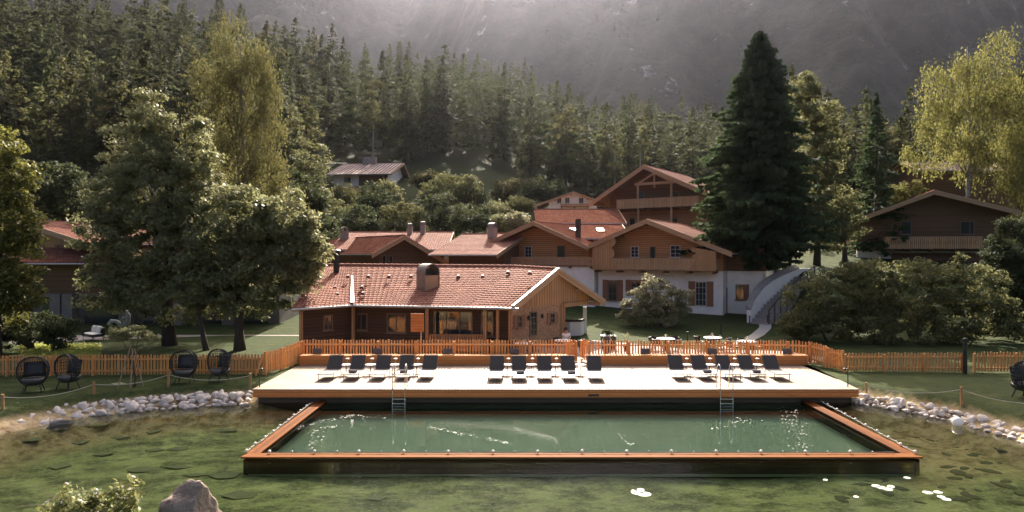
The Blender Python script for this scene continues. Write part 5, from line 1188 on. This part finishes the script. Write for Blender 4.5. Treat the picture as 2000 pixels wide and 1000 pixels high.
for i, (px, D, a, lab) in enumerate(((65, 27.3, 25, 'black woven egg chair at the outer end of the row, before the fence'), (133, 27.9, -20, 'black woven egg chair second from the sunlit tree'), (360, 29.2, 5, 'black woven egg chair just past the staked tree'), (428, 29.5, -30, 'black woven egg chair turned aside, closest to the deck'), (2002, 26.2, 20, 'black woven egg chair cut by the frame edge beside the dark pole'))):
    o = eg if i == 0 else copy_tree(eg); x = X(px, D); place(o, (x, D, gz(x, D)), R(a), 1.0, lab, 'black woven egg chairs on the lawns'); o['category'] = 'egg chair'
# dark pole by the hedge
pl_ = empty('dark_pole', (X(1885, 31.4), 31.4, gz(X(1885, 31.4), 31.4)), 0, 'tall dark pole standing in the gap of the fence under the hedge', 'pole'); MB().tube([(0, 0, -.2), (0, 0, 1.55)], .09, 10).build('post', M['black'], pl_); MB().lathe([(.07, 0), (.1, .02), (.1, .1), (.05, .14)], 10, (0, 0, 1.55)).build('lamp_head', M['black'], pl_)
# ------------------------------------------------------------------ paved areas
def sheet(name, poly, z, mat):
    m = MB(); m.add([(x, y, 0) for x, y in poly], [tuple(range(len(poly)))]); return tag(m.build(name, mat, None, (0, 0, z)), kind='structure')
sheet('terrace', [(2.4, 34.43), (15.4, 34.43), (16.8, 36.2), (15.5, 38.6), (10, 39.3), (7.4, 41.6), (5.0, 43.4), (2.2, 41.0), (-.2, 38.9), (.4, 36.2), (2.4, 36.0)], .014, M['paving'])
sheet('patio', [(-32, 41.8), (-27.2, 43.5), (-20, 45.9), (-12.8, 45.5), (-12.8, 50.9), (-36, 50.9), (-34, 45)], .014, M['paving'])
m = MB(); pth = [(12.2, 39.3), (14.5, 42.5), (16.5, 45.8), (18.2, 48.8), (19.0, 51.0)]
for i in range(21):
    x, y_, nx_, ny_, _ = along(pth, min(i / 20, .9999)); 
    for s in (-.42, .42): m.v.append((x + nx_ * s, y_ + ny_ * s, gz(x + nx_ * s, y_ + ny_ * s) + .045))
for i in range(20): m.f.append((2 * i, 2 * i + 1, 2 * i + 3, 2 * i + 2)); m.m.append(0)
tag(m.build('path', simple('pale_gravel_path', (.50, .45, .40), (.36, .32, .28), 8, .95, .5, 30)), kind='structure')
# stairs with a curved white wall
st = empty('garden_stairs', (19.2, 51, .2), 0, 'curved garden stairs with a sweeping white side wall next to the big hedge', 'stairs'); so = Vector((19.2, 51, .2))
wp = [(1466, 606, 51.3), (1473, 586, 51.8), (1482, 573, 52.4), (1493, 560, 53.2), (1508, 549, 54.0), (1525, 540, 54.9), (1543, 532, 55.8), (1560, 525, 56.6), (1592, 524, 57.4), (1625, 524, 57.8)]
wv = [P(*p) - so for p in wp]; m = MB(); cp = MB()
for a, b in zip(wv, wv[1:]):
    d = (b - a); d.z = 0; d.normalize(); n = Vector((-d.y, d.x, 0)) * .3
    m.add([a, b, b + n, a + n] + [Vector((q.x, q.y, -1.5)) for q in (a, b, b + n, a + n)], [(0, 1, 2, 3), (0, 4, 5, 1), (2, 6, 7, 3), (3, 7, 4, 0), (1, 5, 6, 2)])
    if b != wv[-1] and b != wv[-2]:
        u = Vector((0, 0, .004)); n2_ = n * 1.25; e = -n * .12; t_ = Vector((0, 0, .12)); cp.add([a + u + e, b + u + e, b + u + n2_, a + u + n2_, a + t_ + e, b + t_ + e, b + t_ + n2_ + Vector((0, 0, .25)), a + t_ + n2_ + Vector((0, 0, .25))], [(0, 1, 2, 3), (7, 6, 5, 4), (0, 4, 5, 1), (1, 5, 6, 2), (2, 6, 7, 3), (3, 7, 4, 0)])
m.build('side_wall', M['plaster'], st); cp.build('coping', M['chimney'], st)
stp = [wv[0] + (wv[-3] - wv[0]) * (i / 18) for i in range(15)]
ctr = [(wv[i].x, wv[i].y) for i in range(8)]
for i in range(15):
    x, y_, nx_, ny_, _ = along(ctr, i / 15); d = Vector((nx_, ny_, 0)); c = Vector((x, y_, 0)) - d * .72; z = .2 + i * .235
    MB().box((c.x, c.y, z - .6), (1.36, .55, 1.2 + .001 * i), math.atan2(ny_, nx_)).build('step', M['chimney'], st)
hr = []
for i in range(8):
    x, y_, nx_, ny_, _ = along(ctr, i / 7.01); c = Vector((x, y_, 0)) - Vector((nx_, ny_, 0)) * 1.42; hr.append(c + Vector((0, 0, 1.15 + i * .47)))
    MB().tube([c + Vector((0, 0, -.3)), c + Vector((0, 0, 1.1 + i * .47))], .05, 6).build('post', M['bark'], st)
MB().tube(hr, .055, 6).build('handrail', M['bark'], st)
# white curved garden wall beside the porch
gwall = empty('garden_wall', (X(1118, 46), 46, 0), 0, 'low curved white wall with a dark top seen through the restaurant porch', 'wall'); m = MB(); c2 = MB(); pp = [(-1.0, .1), (-.2, -.3), (.6, -.1), (.85, .5)]
for (a0, b0), (a1, b1) in zip(pp, pp[1:]):
    m.add([(a0, b0, -.3), (a1, b1, -.3), (a1, b1, .95), (a0, b0, .95), (a0, b0 + .3, -.3), (a1, b1 + .3, -.3), (a1, b1 + .3, .95), (a0, b0 + .3, .95)], [(0, 1, 2, 3), (5, 4, 7, 6), (3, 2, 6, 7), (0, 3, 7, 4), (1, 5, 6, 2)])
    c2.add([(a0 - .03, b0 - .05, .955), (a1 + .03, b1 - .05, .955), (a1 + .03, b1 + .36, .955), (a0 - .03, b0 + .36, .955), (a0 - .03, b0 - .05, 1.1), (a1 + .03, b1 - .05, 1.1), (a1 + .03, b1 + .36, 1.1), (a0 - .03, b0 + .36, 1.1)], [(3, 2, 1, 0), (4, 5, 6, 7), (0, 1, 5, 4), (1, 2, 6, 5), (2, 3, 7, 6), (3, 0, 4, 7)])
m.build('wall', M['plaster'], gwall); c2.build('coping', M['darkplank'], gwall); MB().box((.95, .9, .95), (.24, .3, 1.9)).build('pillar', M['plaster'], gwall)
# ------------------------------------------------------------------ garden furniture
def dining_chair():
    r = empty('dining_chair', (0, 0, 0), 0, 'x', 'chair'); s = MB(); s.box((0, 0, .44), (.52, .5, .07)); s.build('seat', M['rattan'], r); b = MB()
    for i in range(8):
        a0 = math.pi * (i / 8); a1 = math.pi * ((i + 1) / 8); b.add([(.28 * math.cos(a0), .25 * math.sin(a0), .48), (.28 * math.cos(a1), .25 * math.sin(a1), .48), (.3 * math.cos(a1), .3 * math.sin(a1), .78), (.3 * math.cos(a0), .3 * math.sin(a0), .78)], [(0, 1, 2, 3)])
    bo = b.build('backrest', M['rattan'], r); sl = bo.modifiers.new('s', 'SOLIDIFY'); sl.thickness = .03
    for sx in (-1, 1):
        for sy in (-1, 1): MB().tube([(sx * .22, sy * .2, .42), (sx * .25, sy * .23, 0)], .016, 6).build('leg', M['black'], r)
    return r
dc = dining_chair(); kids(dc)
def dining_table():
    r = empty('dining_table', (0, 0, 0), 0, 'x', 'table'); MB().lathe([(.52, -.02), (.54, 0), (.52, .02)], 24, (0, 0, .74)).build('table_top', M['whitecloth'], r); MB().tube([(0, 0, .03), (0, 0, .72)], .04, 8).build('pillar', M['black'], r); MB().lathe([(.28, 0), (.28, .03)], 16).build('foot', M['black'], r); return r
dt = dining_table(); kids(dt); fc = True
tabs = [(1300, 38.4, 4, 'under the fence line nearest the planter'), (1392, 38.9, 4, 'middle one of the three garden tables'), (1458, 37.2, 4, 'closest to the hedge of the three garden tables'), (1100, 37.6, 3, 'beside the restaurant porch where a person sits'), (1022, 36.4, 2, 'below the restaurant gable window')]
for ti, (px, D, n, lb) in enumerate(tabs):
    o = dt if ti == 0 else copy_tree(dt); x = X(px, D); place(o, (x, D, .015), 0, None, 'round garden table ' + lb, 'round tables on the restaurant terrace'); o['category'] = 'table'
    v_ = MB().lathe([(.045, 0), (.05, .06), (.03, .13)], 8).build('flower_vase', M['float'], None, (x, D, .777)); q = leaf_quads(np.array([[0, 0, .2]]), .09, 26, .035, ti); lq = np_mesh('flowers', q.reshape(-1, 3), 4, M['lf_silver'], v_); tag(v_, 'white flower vase on the table ' + lb, 'vase', 'vases on the garden tables')
    for k in range(n):
        a = 6.283 * k / n + .7 + ti * .4; c = dc if fc else copy_tree(dc); fc = False
        if ti == 3: a = [0.1, 3.3, 1.9][k]
        cx_, cy_ = x + .78 * math.cos(a), D + .78 * math.sin(a)
        side = 'camera' if math.sin(a) < -.4 else 'far' if math.sin(a) > .4 else 'hedge' if math.cos(a) > 0 else 'restaurant'
        place(c, (cx_, cy_, .015), a - math.pi / 2, None, f'dark chair, {side} side of the table {lb}', 'dark wicker chairs at the terrace tables'); c['category'] = 'chair'
# person seated at the porch table
def person():
    r = empty('person', (X(1106, 38.3), 38.42, .015), R(180), 'person in a white top with dark hair seated at the porch table', 'person')
    def skin(name, verts, edges, rad, mat):
        me = bpy.data.meshes.new(name); me.from_pydata(verts, edges, []); o = bpy.data.objects.new(name, me); COL.objects.link(o); o.parent = r; me.materials.append(mat)
        mo = o.modifiers.new('s', 'SKIN'); mo.use_smooth_shade = True
        for i, q in enumerate(rad): me.skin_vertices[0].data[i].radius = (q, q); me.skin_vertices[0].data[i].use_root = (i == 0)
        o.modifiers.new('ss', 'SUBSURF').levels = 1; return o
    sk = simple('skin_tone', (.50, .30, .22), (.44, .26, .19), 3, .5); v = [(0, 0, .52), (0, 0, .75), (0, .02, 1.0), (0, .02, 1.1), (0, .04, 1.17), (0, .06, 1.25), (0, .05, 1.33)]; e = [(0, 1), (1, 2), (2, 3), (3, 4), (4, 5), (5, 6)]; rd = [.14, .12, .14, .06, .055, .085, .075]
    for s in (-1, 1):
        i = len(v); v += [(s * .17, .02, 1.0), (s * .24, .1, .8), (s * .15, .34, .80), (s * .12, .42, .81)]; e += [(2, i), (i, i + 1), (i + 1, i + 2), (i + 2, i + 3)]; rd += [.065, .045, .035, .03]
        i = len(v); v += [(s * .1, .05, .52), (s * .12, .45, .5), (s * .12, .45, .08), (s * .12, .57, .04)]; e += [(0, i), (i, i + 1), (i + 1, i + 2), (i + 2, i + 3)]; rd += [.09, .065, .045, .035]
    skin('body', v, e, rd, sk)
    skin('shirt', [(0, 0, .55), (0, 0, .76), (0, .02, 1.0), (-.17, .02, 1.0), (.17, .02, 1.0), (-.22, .07, .88), (.22, .07, .88)], [(0, 1), (1, 2), (2, 3), (2, 4), (3, 5), (4, 6)], [.155, .135, .155, .085, .085, .07, .07], M['whitecloth'])
    MB().lathe([(.03, -.02), (.10, .0), (.115, .08), (.10, .16), (.05, .21), (.01, .22)], 14, (0, .03, 1.22)).build('hair', simple('dark_hair', (.025, .018, .015), None, 20, .6), r, smooth=True)
    for s in (-1, 1): MB().lathe([(.003, -.01), (.011, 0), (.003, .01)], 6, (s * .032, .142, 1.29)).build('eye', M['black'], r)
person()
# planters
pb = empty('planter', (X(1188, 39.8), 39.8, .015), 0, 'square dark planter box with a clipped green plant on the lawn edge', 'planter'); m = MB(); m.box((0, 0, .36), (.82, .7, .72)); m.box((0, 0, .735), (.88, .76, .04)); m.build('box', M['black'], pb); np_mesh('foliage', leaf_quads(clump_centres([((0, 0, .95), (.36, .3, .18))], 14, 3), .16, 40, .05, 4).reshape(-1, 3), 4, M['lf_dark'], pb)
pb = empty('flower_pot', (X(1222, 38.9), 38.9, .015), 0, 'narrow dark pot with pale flowering stems beside the square planter', 'flower pot'); MB().lathe([(.12, 0), (.17, .38), (.18, .4)], 14).build('pot', M['black'], pb); np_mesh('foliage', leaf_quads(np.array([[0, 0, .62], [.1, 0, .8], [-.08, .05, .85], [.12, .05, .95]]), .15, 30, .05, 6, hang=.5).reshape(-1, 3), 4, M['lf_silver'], pb)
an_ = empty('antler_ornament', (X(1185, 37.4), 37.4, .015), 0, 'small dark ornament with two pale curved antlers behind the fence opening', 'ornament'); MB().lathe([(.1, 0), (.16, .2), (.12, .45), (.04, .55)], 10).build('body', M['black'], an_)
for s in (-1, 1): MB().tube([(s * .05, 0, .5), (s * .2, 0, .62), (s * .25, 0, .8), (s * .16, 0, .98)], [.03, .03, .025, .008], 6).build('antler', M['stone'], an_)
for px, D, lab in ((1343, 42.4, 'short black path light behind the first garden table'), (1408, 46.5, 'short black path light halfway up the gravel path'), (1464, 50.4, 'short black path light at the foot of the white stairs'), (1268, 39.6, 'short black path light at the start of the gravel path'), (1499, 50.6, 'short black path light in front of the lowest steps')):
    x = X(px, D); r = empty('path_light', (x, D, gz(x, D)), 0, lab, 'path light', 'black path lights in the garden'); MB().tube([(0, 0, 0), (0, 0, .6)], .04, 8).build('post', M['black'], r); MB().lathe([(.07, 0), (.075, .03), (.06, .09)], 10, (0, 0, .6)).build('lamp_head', M['black'], r)
# sofa and sculpture on the shaded patio
sf = empty('outdoor_sofa', (X(182, 43.5), 43.5, .015), R(-35), 'dark outdoor sofa with white cushions on the shaded patio', 'sofa'); m = MB(); m.box((0, 0, .3), (1.5, .75, .1)); m.box((0, .36, .55), (1.5, .08, .5)); m.box((-.73, 0, .48), (.06, .75, .36)); m.build('frame', M['rattan'], sf)
c = cushion_mesh(1.35, .7, .16, M['whitecloth'], 'seat_cushion', sf); c.location = (0, 0, .42); c.rotation_euler = (R(90), 0, 0)
for x in (-.4, .25): c = cushion_mesh(.6, .45, .18, M['whitecloth'], 'back_cushion', sf); c.location = (x, .24, .68); c.rotation_euler = (R(-15), 0, 0)
for sx in (-1, 1):
    for sy in (-1, 1): MB().tube([(sx * .65, sy * .3, .26), (sx * .7, sy * .33, 0)], .025, 6).build('leg', M['stake'], sf)
sc_ = empty('sculpture', (X(238, 44.6), 44.6, .015), 0, 'pale weathered sculpture of curling forms behind the staked tree', 'sculpture')
MB().box((0, 0, .25), (1.2, .5, .5)).build('plinth', M['chimney'], sc_)
MB().tube([(-.7, 0, .75), (-.85, 0, .95), (-.7, 0, 1.12), (-.35, 0, 1.1), (-.1, 0, .9), (.2, 0, .85), (.42, 0, 1.1), (.45, 0, 1.5), (.3, 0, 1.75), (.1, 0, 2.0)], [.12, .14, .13, .12, .13, .16, .17, .15, .1, .02], 10).tube([(.15, 0, .9), (.0, 0, 1.2), (.1, 0, 1.35), (.3, 0, 1.3)], [.1, .1, .08, .05], 8).tube([(0, 0, .5), (0, 0, .9)], .12, 8).build('body', M['sculpt'], sc_, smooth=True)
# ------------------------------------------------------------------ trees and shrubs
def lobes_px(lst, D, depth=1.0):
    out = []
    for l in lst:
        px, py, rx, ry = l[:4]; d = D + (l[4] if len(l) > 4 else 0); k = d / F; out.append(((X(px, d), d, Zp(py, d)), (rx * k, rx * k * depth, ry * k)))
    return out
def leafy(name, label, cat, D, lst, mat, trunk_px=None, n=220, leaves=120, rc=.75, size=.12, flat=.6, hang=0, seed=1, bark='bark', r0=.28, ztop=None, depth=.9, shell=.75, limbs=16, group=None, crown='crown', upb=.5, base=None, trunks=None):
    lb = lobes_px(lst, D, depth); tx = X(trunk_px, D) if trunk_px is not None else lb[0][0][0]; g = gz(tx, D) if base is None else base
    root = empty(name, (tx, D, g), 0, label, cat, group); o = np.array([tx, D, g])
    C = clump_centres(lb, n, seed, shell); C = C[C[:, 2] > g + .15]; C = C[C[:, 1] > 12.0] - o; rsd = np.random.RandomState(seed + 5); rcs = rc * rsd.uniform(.6, 1.35, len(C))
    q = leaf_quads(C, rcs, leaves, size, seed, flat, hang, upb)
    q = q[q[..., 2].min(1) > -.05]
    np_mesh(crown, q.reshape(-1, 3), 4, M[mat], root)
    if ztop is None: ztop = max(c[2] for c, r in lb) - g - .3
    idx = np.random.RandomState(seed).choice(len(C), min(limbs, len(C)), replace=False)
    for ti, (dx, rr_) in enumerate(trunks or [(0, r0)]):
        trunk_part(root, (dx, 0, -.3), (dx * 1.6, .1, ztop), rr_, rr_ * .15, M[bark], [tuple(C[i]) for i in idx[ti::len(trunks or [1])]], seed=seed + ti, name='trunk' if cat == 'tree' else 'stem')
    return root
leafy('maple_tree', 'broad maple with silvery lit leaves in front of the tall birch', 'tree', 41, [(300, 225, 38, 48), (262, 290, 62, 60), (350, 285, 58, 66), (232, 380, 66, 70), (320, 370, 100, 90), (385, 380, 60, 90), (212, 462, 62, 62), (300, 470, 110, 90), (390, 480, 80, 90), (235, 550, 80, 62), (330, 570, 105, 62)], 'lf_maple', 332, n=620, leaves=95, rc=.62, size=.122, seed=2, trunks=[(0, .36)], limbs=30, depth=.8, flat=.6, shell=.8)
leafy('maple_tree', 'dark spreading maple whose lit edge hangs over the restaurant roof', 'tree', 39, [(470, 425, 80, 65), (548, 440, 72, 66), (440, 500, 85, 70), (530, 505, 90, 80), (592, 495, 46, 66), (606, 540, 26, 26), (490, 570, 90, 52), (400, 560, 60, 65), (590, 460, 42, 45)], 'lf_maple', 468, n=520, leaves=95, rc=.60, size=.122, seed=3, trunks=[(0, .30), (-1.9, .16)], limbs=26, depth=.75, flat=.6, shell=.8)
leafy('birch_tree', 'very tall weeping birch with golden brown leaves rising behind the maples', 'tree', 54, [(442, 62, 26, 42), (500, 100, 34, 48), (425, 140, 45, 50), (385, 140, 28, 26), (470, 170, 62, 60), (525, 180, 26, 50), (420, 235, 50, 55), (500, 250, 55, 70), (455, 320, 70, 60), (530, 320, 36, 50), (500, 390, 70, 50), (560, 400, 34, 42), (420, 390, 60, 50)], 'lf_birch', 472, n=480, leaves=110, rc=.85, size=.105, hang=2.0, seed=4, bark='birchbark', limbs=30, depth=.8, flat=.9)
leafy('lime_tree', 'bright yellow green tree at the edge of the view, sunlit beside the dark low house', 'tree', 36, [(-10, 290, 46, 60), (10, 350, 48, 50), (-20, 420, 75, 80), (35, 420, 42, 50), (20, 500, 58, 60), (-30, 560, 80, 60), (40, 560, 50, 50), (-20, 620, 60, 30)], 'lf_lime', -12, n=330, leaves=80, rc=.55, size=.11, seed=5, limbs=20, flat=.6)
def big_conifer(name, label, px, D, ytop, rpx, seed, mat='lf_spruce', nb=900, m=26, **k):
    x = X(px, D); g = gz(x, D); h = Zp(ytop, D) - g; r = rpx * D / F; root = empty(name, (x, D, g), 0, label, 'tree')
    q = conifer_tris(h, r, nb, m, seed, **k); np_mesh('crown', q.reshape(-1, 3), 4, M[mat], root); trunk_part(root, (0, 0, -.3), (0, 0, h * .93), .014 * h, .03, M['bark'], seed=seed, bend=.05); return root
big_conifer('spruce_tree', 'huge dark spruce towering over the chalets, with drooping boughs', 1484, 56, 60, 158, 21, nb=900, m=64, bare=.17, pw=.66, droop=.42, fw=.026, fl=.15, rag=.30, skirt=.2)
big_conifer('spruce_tree', 'slender dark spruce standing between the huge spruce and the golden birch', 1711, 66, 180, 66, 22, nb=260, m=18, bare=.05, droop=.35, fw=.07, fl=.3, rag=.25)
leafy('ash_tree', 'tall leafy tree half behind the huge spruce on its shaded side', 'tree', 61, [(1568, 172, 32, 28), (1590, 225, 42, 45), (1600, 300, 48, 60), (1610, 390, 48, 60), (1605, 455, 55, 40)], 'lf_hedge', 1595, n=260, leaves=70, rc=.75, size=.15, seed=7, limbs=14)
leafy('birch_tree', 'golden sunlit birch rising above the dark brown chalet', 'tree', 76, [(1955, 85, 34, 24), (1900, 120, 40, 24), (1850, 160, 50, 42), (1935, 165, 60, 50), (1990, 190, 45, 70), (1840, 225, 42, 45), (1910, 240, 60, 55), (1870, 300, 62, 42), (1800, 265, 16, 24), (1790, 300, 26, 26), (1950, 320, 55, 50), (2010, 300, 50, 80)], 'lf_birch_gold', 1893, n=360, leaves=110, rc=1.15, size=.15, hang=1.6, seed=8, bark='birchbark', limbs=26, depth=.7, flat=.8)
leafy('birch_tree', 'drooping golden birch at the frame edge beyond the dark brown chalet', 'tree', 72, [(2010, 330, 42, 50), (2000, 400, 34, 50), (2030, 260, 50, 80)], 'lf_birch_gold', 2030, n=130, leaves=110, rc=1.0, size=.14, hang=1.5, seed=9, bark='birchbark', limbs=8)
leafy('dark_tree', 'dense dark tree over the hedge at the shaded corner of the brown chalet', 'tree', 47, [(1985, 470, 52, 50), (2010, 550, 60, 70), (1955, 520, 36, 40)], 'lf_dark', 1995, n=180, leaves=110, rc=.6, size=.10, seed=10, limbs=10)
leafy('golden_shrub', 'golden shrub peeping over the roof slope of the dark brown chalet roof', 'shrub', 78, [(1772, 375, 32, 22), (1750, 385, 20, 14)], 'lf_birch_gold', 1770, n=40, leaves=90, rc=.6, size=.12, seed=12, limbs=5, crown='foliage')
leafy('golden_shrub', 'ragged pale shrub in the gap between the huge spruce and the brown chalet', 'shrub', 62, [(1655, 392, 34, 22), (1630, 420, 26, 24), (1668, 440, 24, 30)], 'lf_hedge', 1650, n=60, leaves=80, rc=.6, size=.11, seed=13, limbs=6, crown='foliage')
leafy('round_shrub', 'round shrub with pale glossy leaves on the lawn before the white ground floor', 'shrub', 50, [(1285, 572, 48, 36), (1322, 596, 32, 36), (1250, 600, 38, 32), (1290, 610, 60, 32), (1225, 612, 18, 18)], 'lf_silver', 1285, n=150, leaves=110, rc=.42, size=.085, seed=14, limbs=8, crown='foliage', depth=1.0)
leafy('hedge', 'huge rounded hedge covering the bank below the dark brown chalet', 'hedge', 43, [(1580, 600, 55, 62), (1640, 570, 62, 60), (1710, 560, 70, 62), (1790, 558, 78, 60), (1870, 556, 66, 58), (1935, 580, 50, 66), (1620, 640, 90, 48), (1740, 640, 110, 50), (1870, 640, 110, 50), (1560, 650, 40, 38), (1965, 640, 50, 55)], 'lf_hedge', 1740, n=620, leaves=75, rc=.50, size=.11, seed=15, limbs=20, crown='foliage', depth=.75, trunks=[(-4, .1), (0, .12), (4, .1)])
leafy('dark_shrub', 'low dark evergreen shrub on the lawn under the sunlit tree', 'shrub', 38.5, [(65, 640, 72, 30), (15, 655, 60, 30), (118, 655, 34, 24)], 'lf_dark', 60, n=110, leaves=110, rc=.42, size=.08, seed=16, limbs=8, crown='foliage')
leafy('young_tree', 'young flat topped tree held by stakes on the pond lawn', 'tree', 28.3, [(255, 648, 40, 12), (230, 655, 22, 8), (285, 655, 22, 8)], 'lf_maple', 258, n=46, leaves=60, rc=.22, size=.055, seed=17, r0=.05, limbs=12, flat=.5)
r = empty('tree_stakes', (X(258, 28.3), 28.3, 0), 0, 'wooden stakes leaning against the young flat topped tree', 'tree stakes')
for a, b in (((-.42, -.35, 0), (-.03, -.05, 1.75)), ((.35, .2, 0), (.05, .05, 1.7)), ((.1, -.3, 0), (.06, -.06, 1.65))): MB().tube([a, b], .028, 7).build('stake', M['stake'], r)
gc = np.random.RandomState(3); cc = []
for _ in range(420):
    px = gc.uniform(40, 192); py = gc.uniform(676, 702)
    if py > 700 - (px - 20) * .2 and px < 100 and gc.rand() < .5: continue
    D = 5.7 * F / (py - HY); cc.append((X(px, D), D, .08))
tag(np_mesh('ground_cover', leaf_quads(np.array(cc), .22, 34, .06, 3, flat=.8).reshape(-1, 3), 4, M['lf_bright']), 'bright yellow green ground cover spreading along the lawn behind the egg chairs', 'ground cover', kind='stuff')
big_conifer('spruce_tree', 'dark spruce mostly beyond the frame edge next to the brown chalet', 2085, 46, 250, 110, 24, nb=500, m=22, bare=.05, pw=.72, droop=.30, fw=.06, fl=.28)
for i, (px, D, lst, lb) in enumerate(((120, 66, [(110, 360, 45, 50), (140, 400, 40, 40), (95, 420, 40, 40)], 'dark tree rising behind the brown house between the sunlit tree and the maple'), (225, 64, [(225, 390, 60, 50), (200, 440, 50, 40), (260, 450, 50, 40)], 'dark tree hidden behind the crown of the silvery maple'), (400, 63, [(400, 400, 60, 60), (440, 450, 60, 50), (370, 460, 50, 50)], 'dark tree under the trunk of the tall weeping birch'), (585, 66, [(585, 390, 48, 60), (560, 440, 50, 40), (615, 440, 40, 40)], 'dark tree between the maples and the low brown gable'))):
    leafy('dark_tree', lb, 'tree', D, lst, 'lf_dark', px, n=130, leaves=60, rc=.9, size=.19, seed=60 + i, limbs=8, group='dark trees behind the long low house')
# shrubs and small trees on the slope behind the red roofs
SH = [(608, 320, 34, 55, 92, 'lf_hedge'), (575, 400, 40, 40, 84, 'lf_dark'), (640, 410, 44, 34, 96, 'lf_hedge'), (668, 385, 26, 26, 104, 'lf_forest2'), (735, 392, 34, 34, 100, 'lf_dark'), (758, 378, 22, 24, 106, 'lf_hedge'), (700, 432, 44, 28, 90, 'lf_dark'), (790, 425, 44, 30, 94, 'lf_forest2'), (868, 372, 44, 30, 112, 'lf_forest2'), (918, 372, 26, 30, 114, 'lf_hedge'), (855, 412, 54, 34, 100, 'lf_dark'), (925, 425, 42, 30, 94, 'lf_dark'), (985, 440, 30, 22, 88, 'lf_hedge'), (1010, 432, 18, 18, 86, 'lf_silver'), (1012, 400, 24, 16, 112, 'lf_forest2'), (835, 350, 24, 16, 124, 'lf_forest2'), (965, 412, 36, 18, 110, 'lf_hedge'), (620, 440, 40, 24, 80, 'lf_dark'), (560, 440, 46, 40, 76, 'lf_dark'), (1060, 368, 40, 22, 122, 'lf_dark'), (1000, 372, 36, 20, 128, 'lf_forest2'), (1740, 285, 26, 40, 104, 'lf_forest2'), (1660, 330, 40, 60, 84, 'lf_dark'), (1780, 330, 30, 30, 98, 'lf_hedge')]
desc = {'lf_hedge': 'olive green', 'lf_dark': 'dark green', 'lf_forest2': 'brownish green', 'lf_silver': 'pale sunlit'}
wh = ['tree beside the metal roofed hillside house', 'shrub behind the lit edge of the dark maple', 'shrub below the hillside house on its darker side', 'shrub at the wall of the hillside house', 'shrub below the middle of the hillside house', 'shrub under the balcony corner of the hillside house', 'shrub just above the hooded chimney roofs', 'shrub above the low brown gable', 'shrub on the open slope beside the hillside house', 'shrub on the open slope next to the grassy clearing', 'shrub in the hollow below the open slope', 'shrub above the single hooded chimney', 'shrub near the verge of the dark red roof', 'shrub beside the gable of the dark red roof', 'shrub beside the gable of the small white house', 'shrub at the top of the grassy clearing', 'shrub in the middle of the grassy clearing', 'shrub low behind the dark metal flue', 'tree behind the roof side edge of the maples', 'shrub behind the small white house', 'shrub on the forest edge above the small white house', 'tree behind the slender spruce', 'tree filling the gap beside the huge spruce', 'tree beside the golden birch']
for i, (px, py, rx, ry, D, m_) in enumerate(SH):
    t_ = 'tree' if wh[i].startswith('tree') else 'shrub'
    leafy('slope_' + t_, desc[m_] + ' ' + wh[i], t_, D, [(px, py, rx, ry), (px + rx * .5, py + ry * .5, rx * .6, ry * .6), (px - rx * .5, py + ry * .45, rx * .6, ry * .6)], m_, px, n=int(28 + rx), leaves=70, rc=.011 * D, size=.0019 * D, seed=30 + i, limbs=5, crown='crown' if t_ == 'tree' else 'foliage', group='shrubs on the slope behind the red roofs')
big_conifer('spruce_tree', 'small dark spruce alone on the grassy clearing above the roofs', 948, 112, 362, 20, 41, nb=160, m=12, bare=.03, fw=.09, fl=.35)
# foreground plant
fp = empty('flowering_shrub', (X(175, 12.4), 12.4, 0), 0, 'shrub with pale flowers and bright green leaves at the near shore', 'shrub')
lb = lobes_px([(130, 985, 48, 26), (180, 972, 44, 24), (235, 960, 40, 22), (180, 1010, 60, 24), (250, 990, 26, 20)], 12.4, 1.0); C = clump_centres(lb, 46, 5, .5) - np.array([X(175, 12.4), 12.4, 0])
np_mesh('foliage', leaf_quads(C, .16, 22, .05, 6, flat=.9).reshape(-1, 3), 4, M['lf_plant'], fp)
np_mesh('dark_foliage', leaf_quads(C - np.array([0, 0, .1]), .2, 12, .07, 9, flat=.8).reshape(-1, 3), 4, M['lf_hedge'], fp)
M['petal'] = simple('pale_petal', (.78, .72, .66), (.66, .58, .52), 20, .8)
rq = np.random.RandomState(8); Cf = C[rq.choice(len(C), 22)] + np.array([0, 0, .1]); np_mesh('blossom', leaf_quads(Cf, .045, 9, .028, 10).reshape(-1, 3), 4, M['petal'], fp)
m = MB()
for i in range(26):
    c = C[rq.randint(len(C))]; m.tube([(rq.uniform(-.2, .2), .1, -.1), (c[0] * .5, c[1] * .5, c[2] * .6), tuple(c)], [.014, .009, .004], 5)
m.tube([(-.4, 0, .9), (-.9, -.1, 1.05), (-1.35, -.1, 1.0)], [.008, .006, .003], 5).tube([(-.4, 0, 1.0), (-.8, 0, 1.22), (-1.05, -.1, 1.4)], [.008, .006, .003], 5)
m.build('stem', M['stake'], fp)
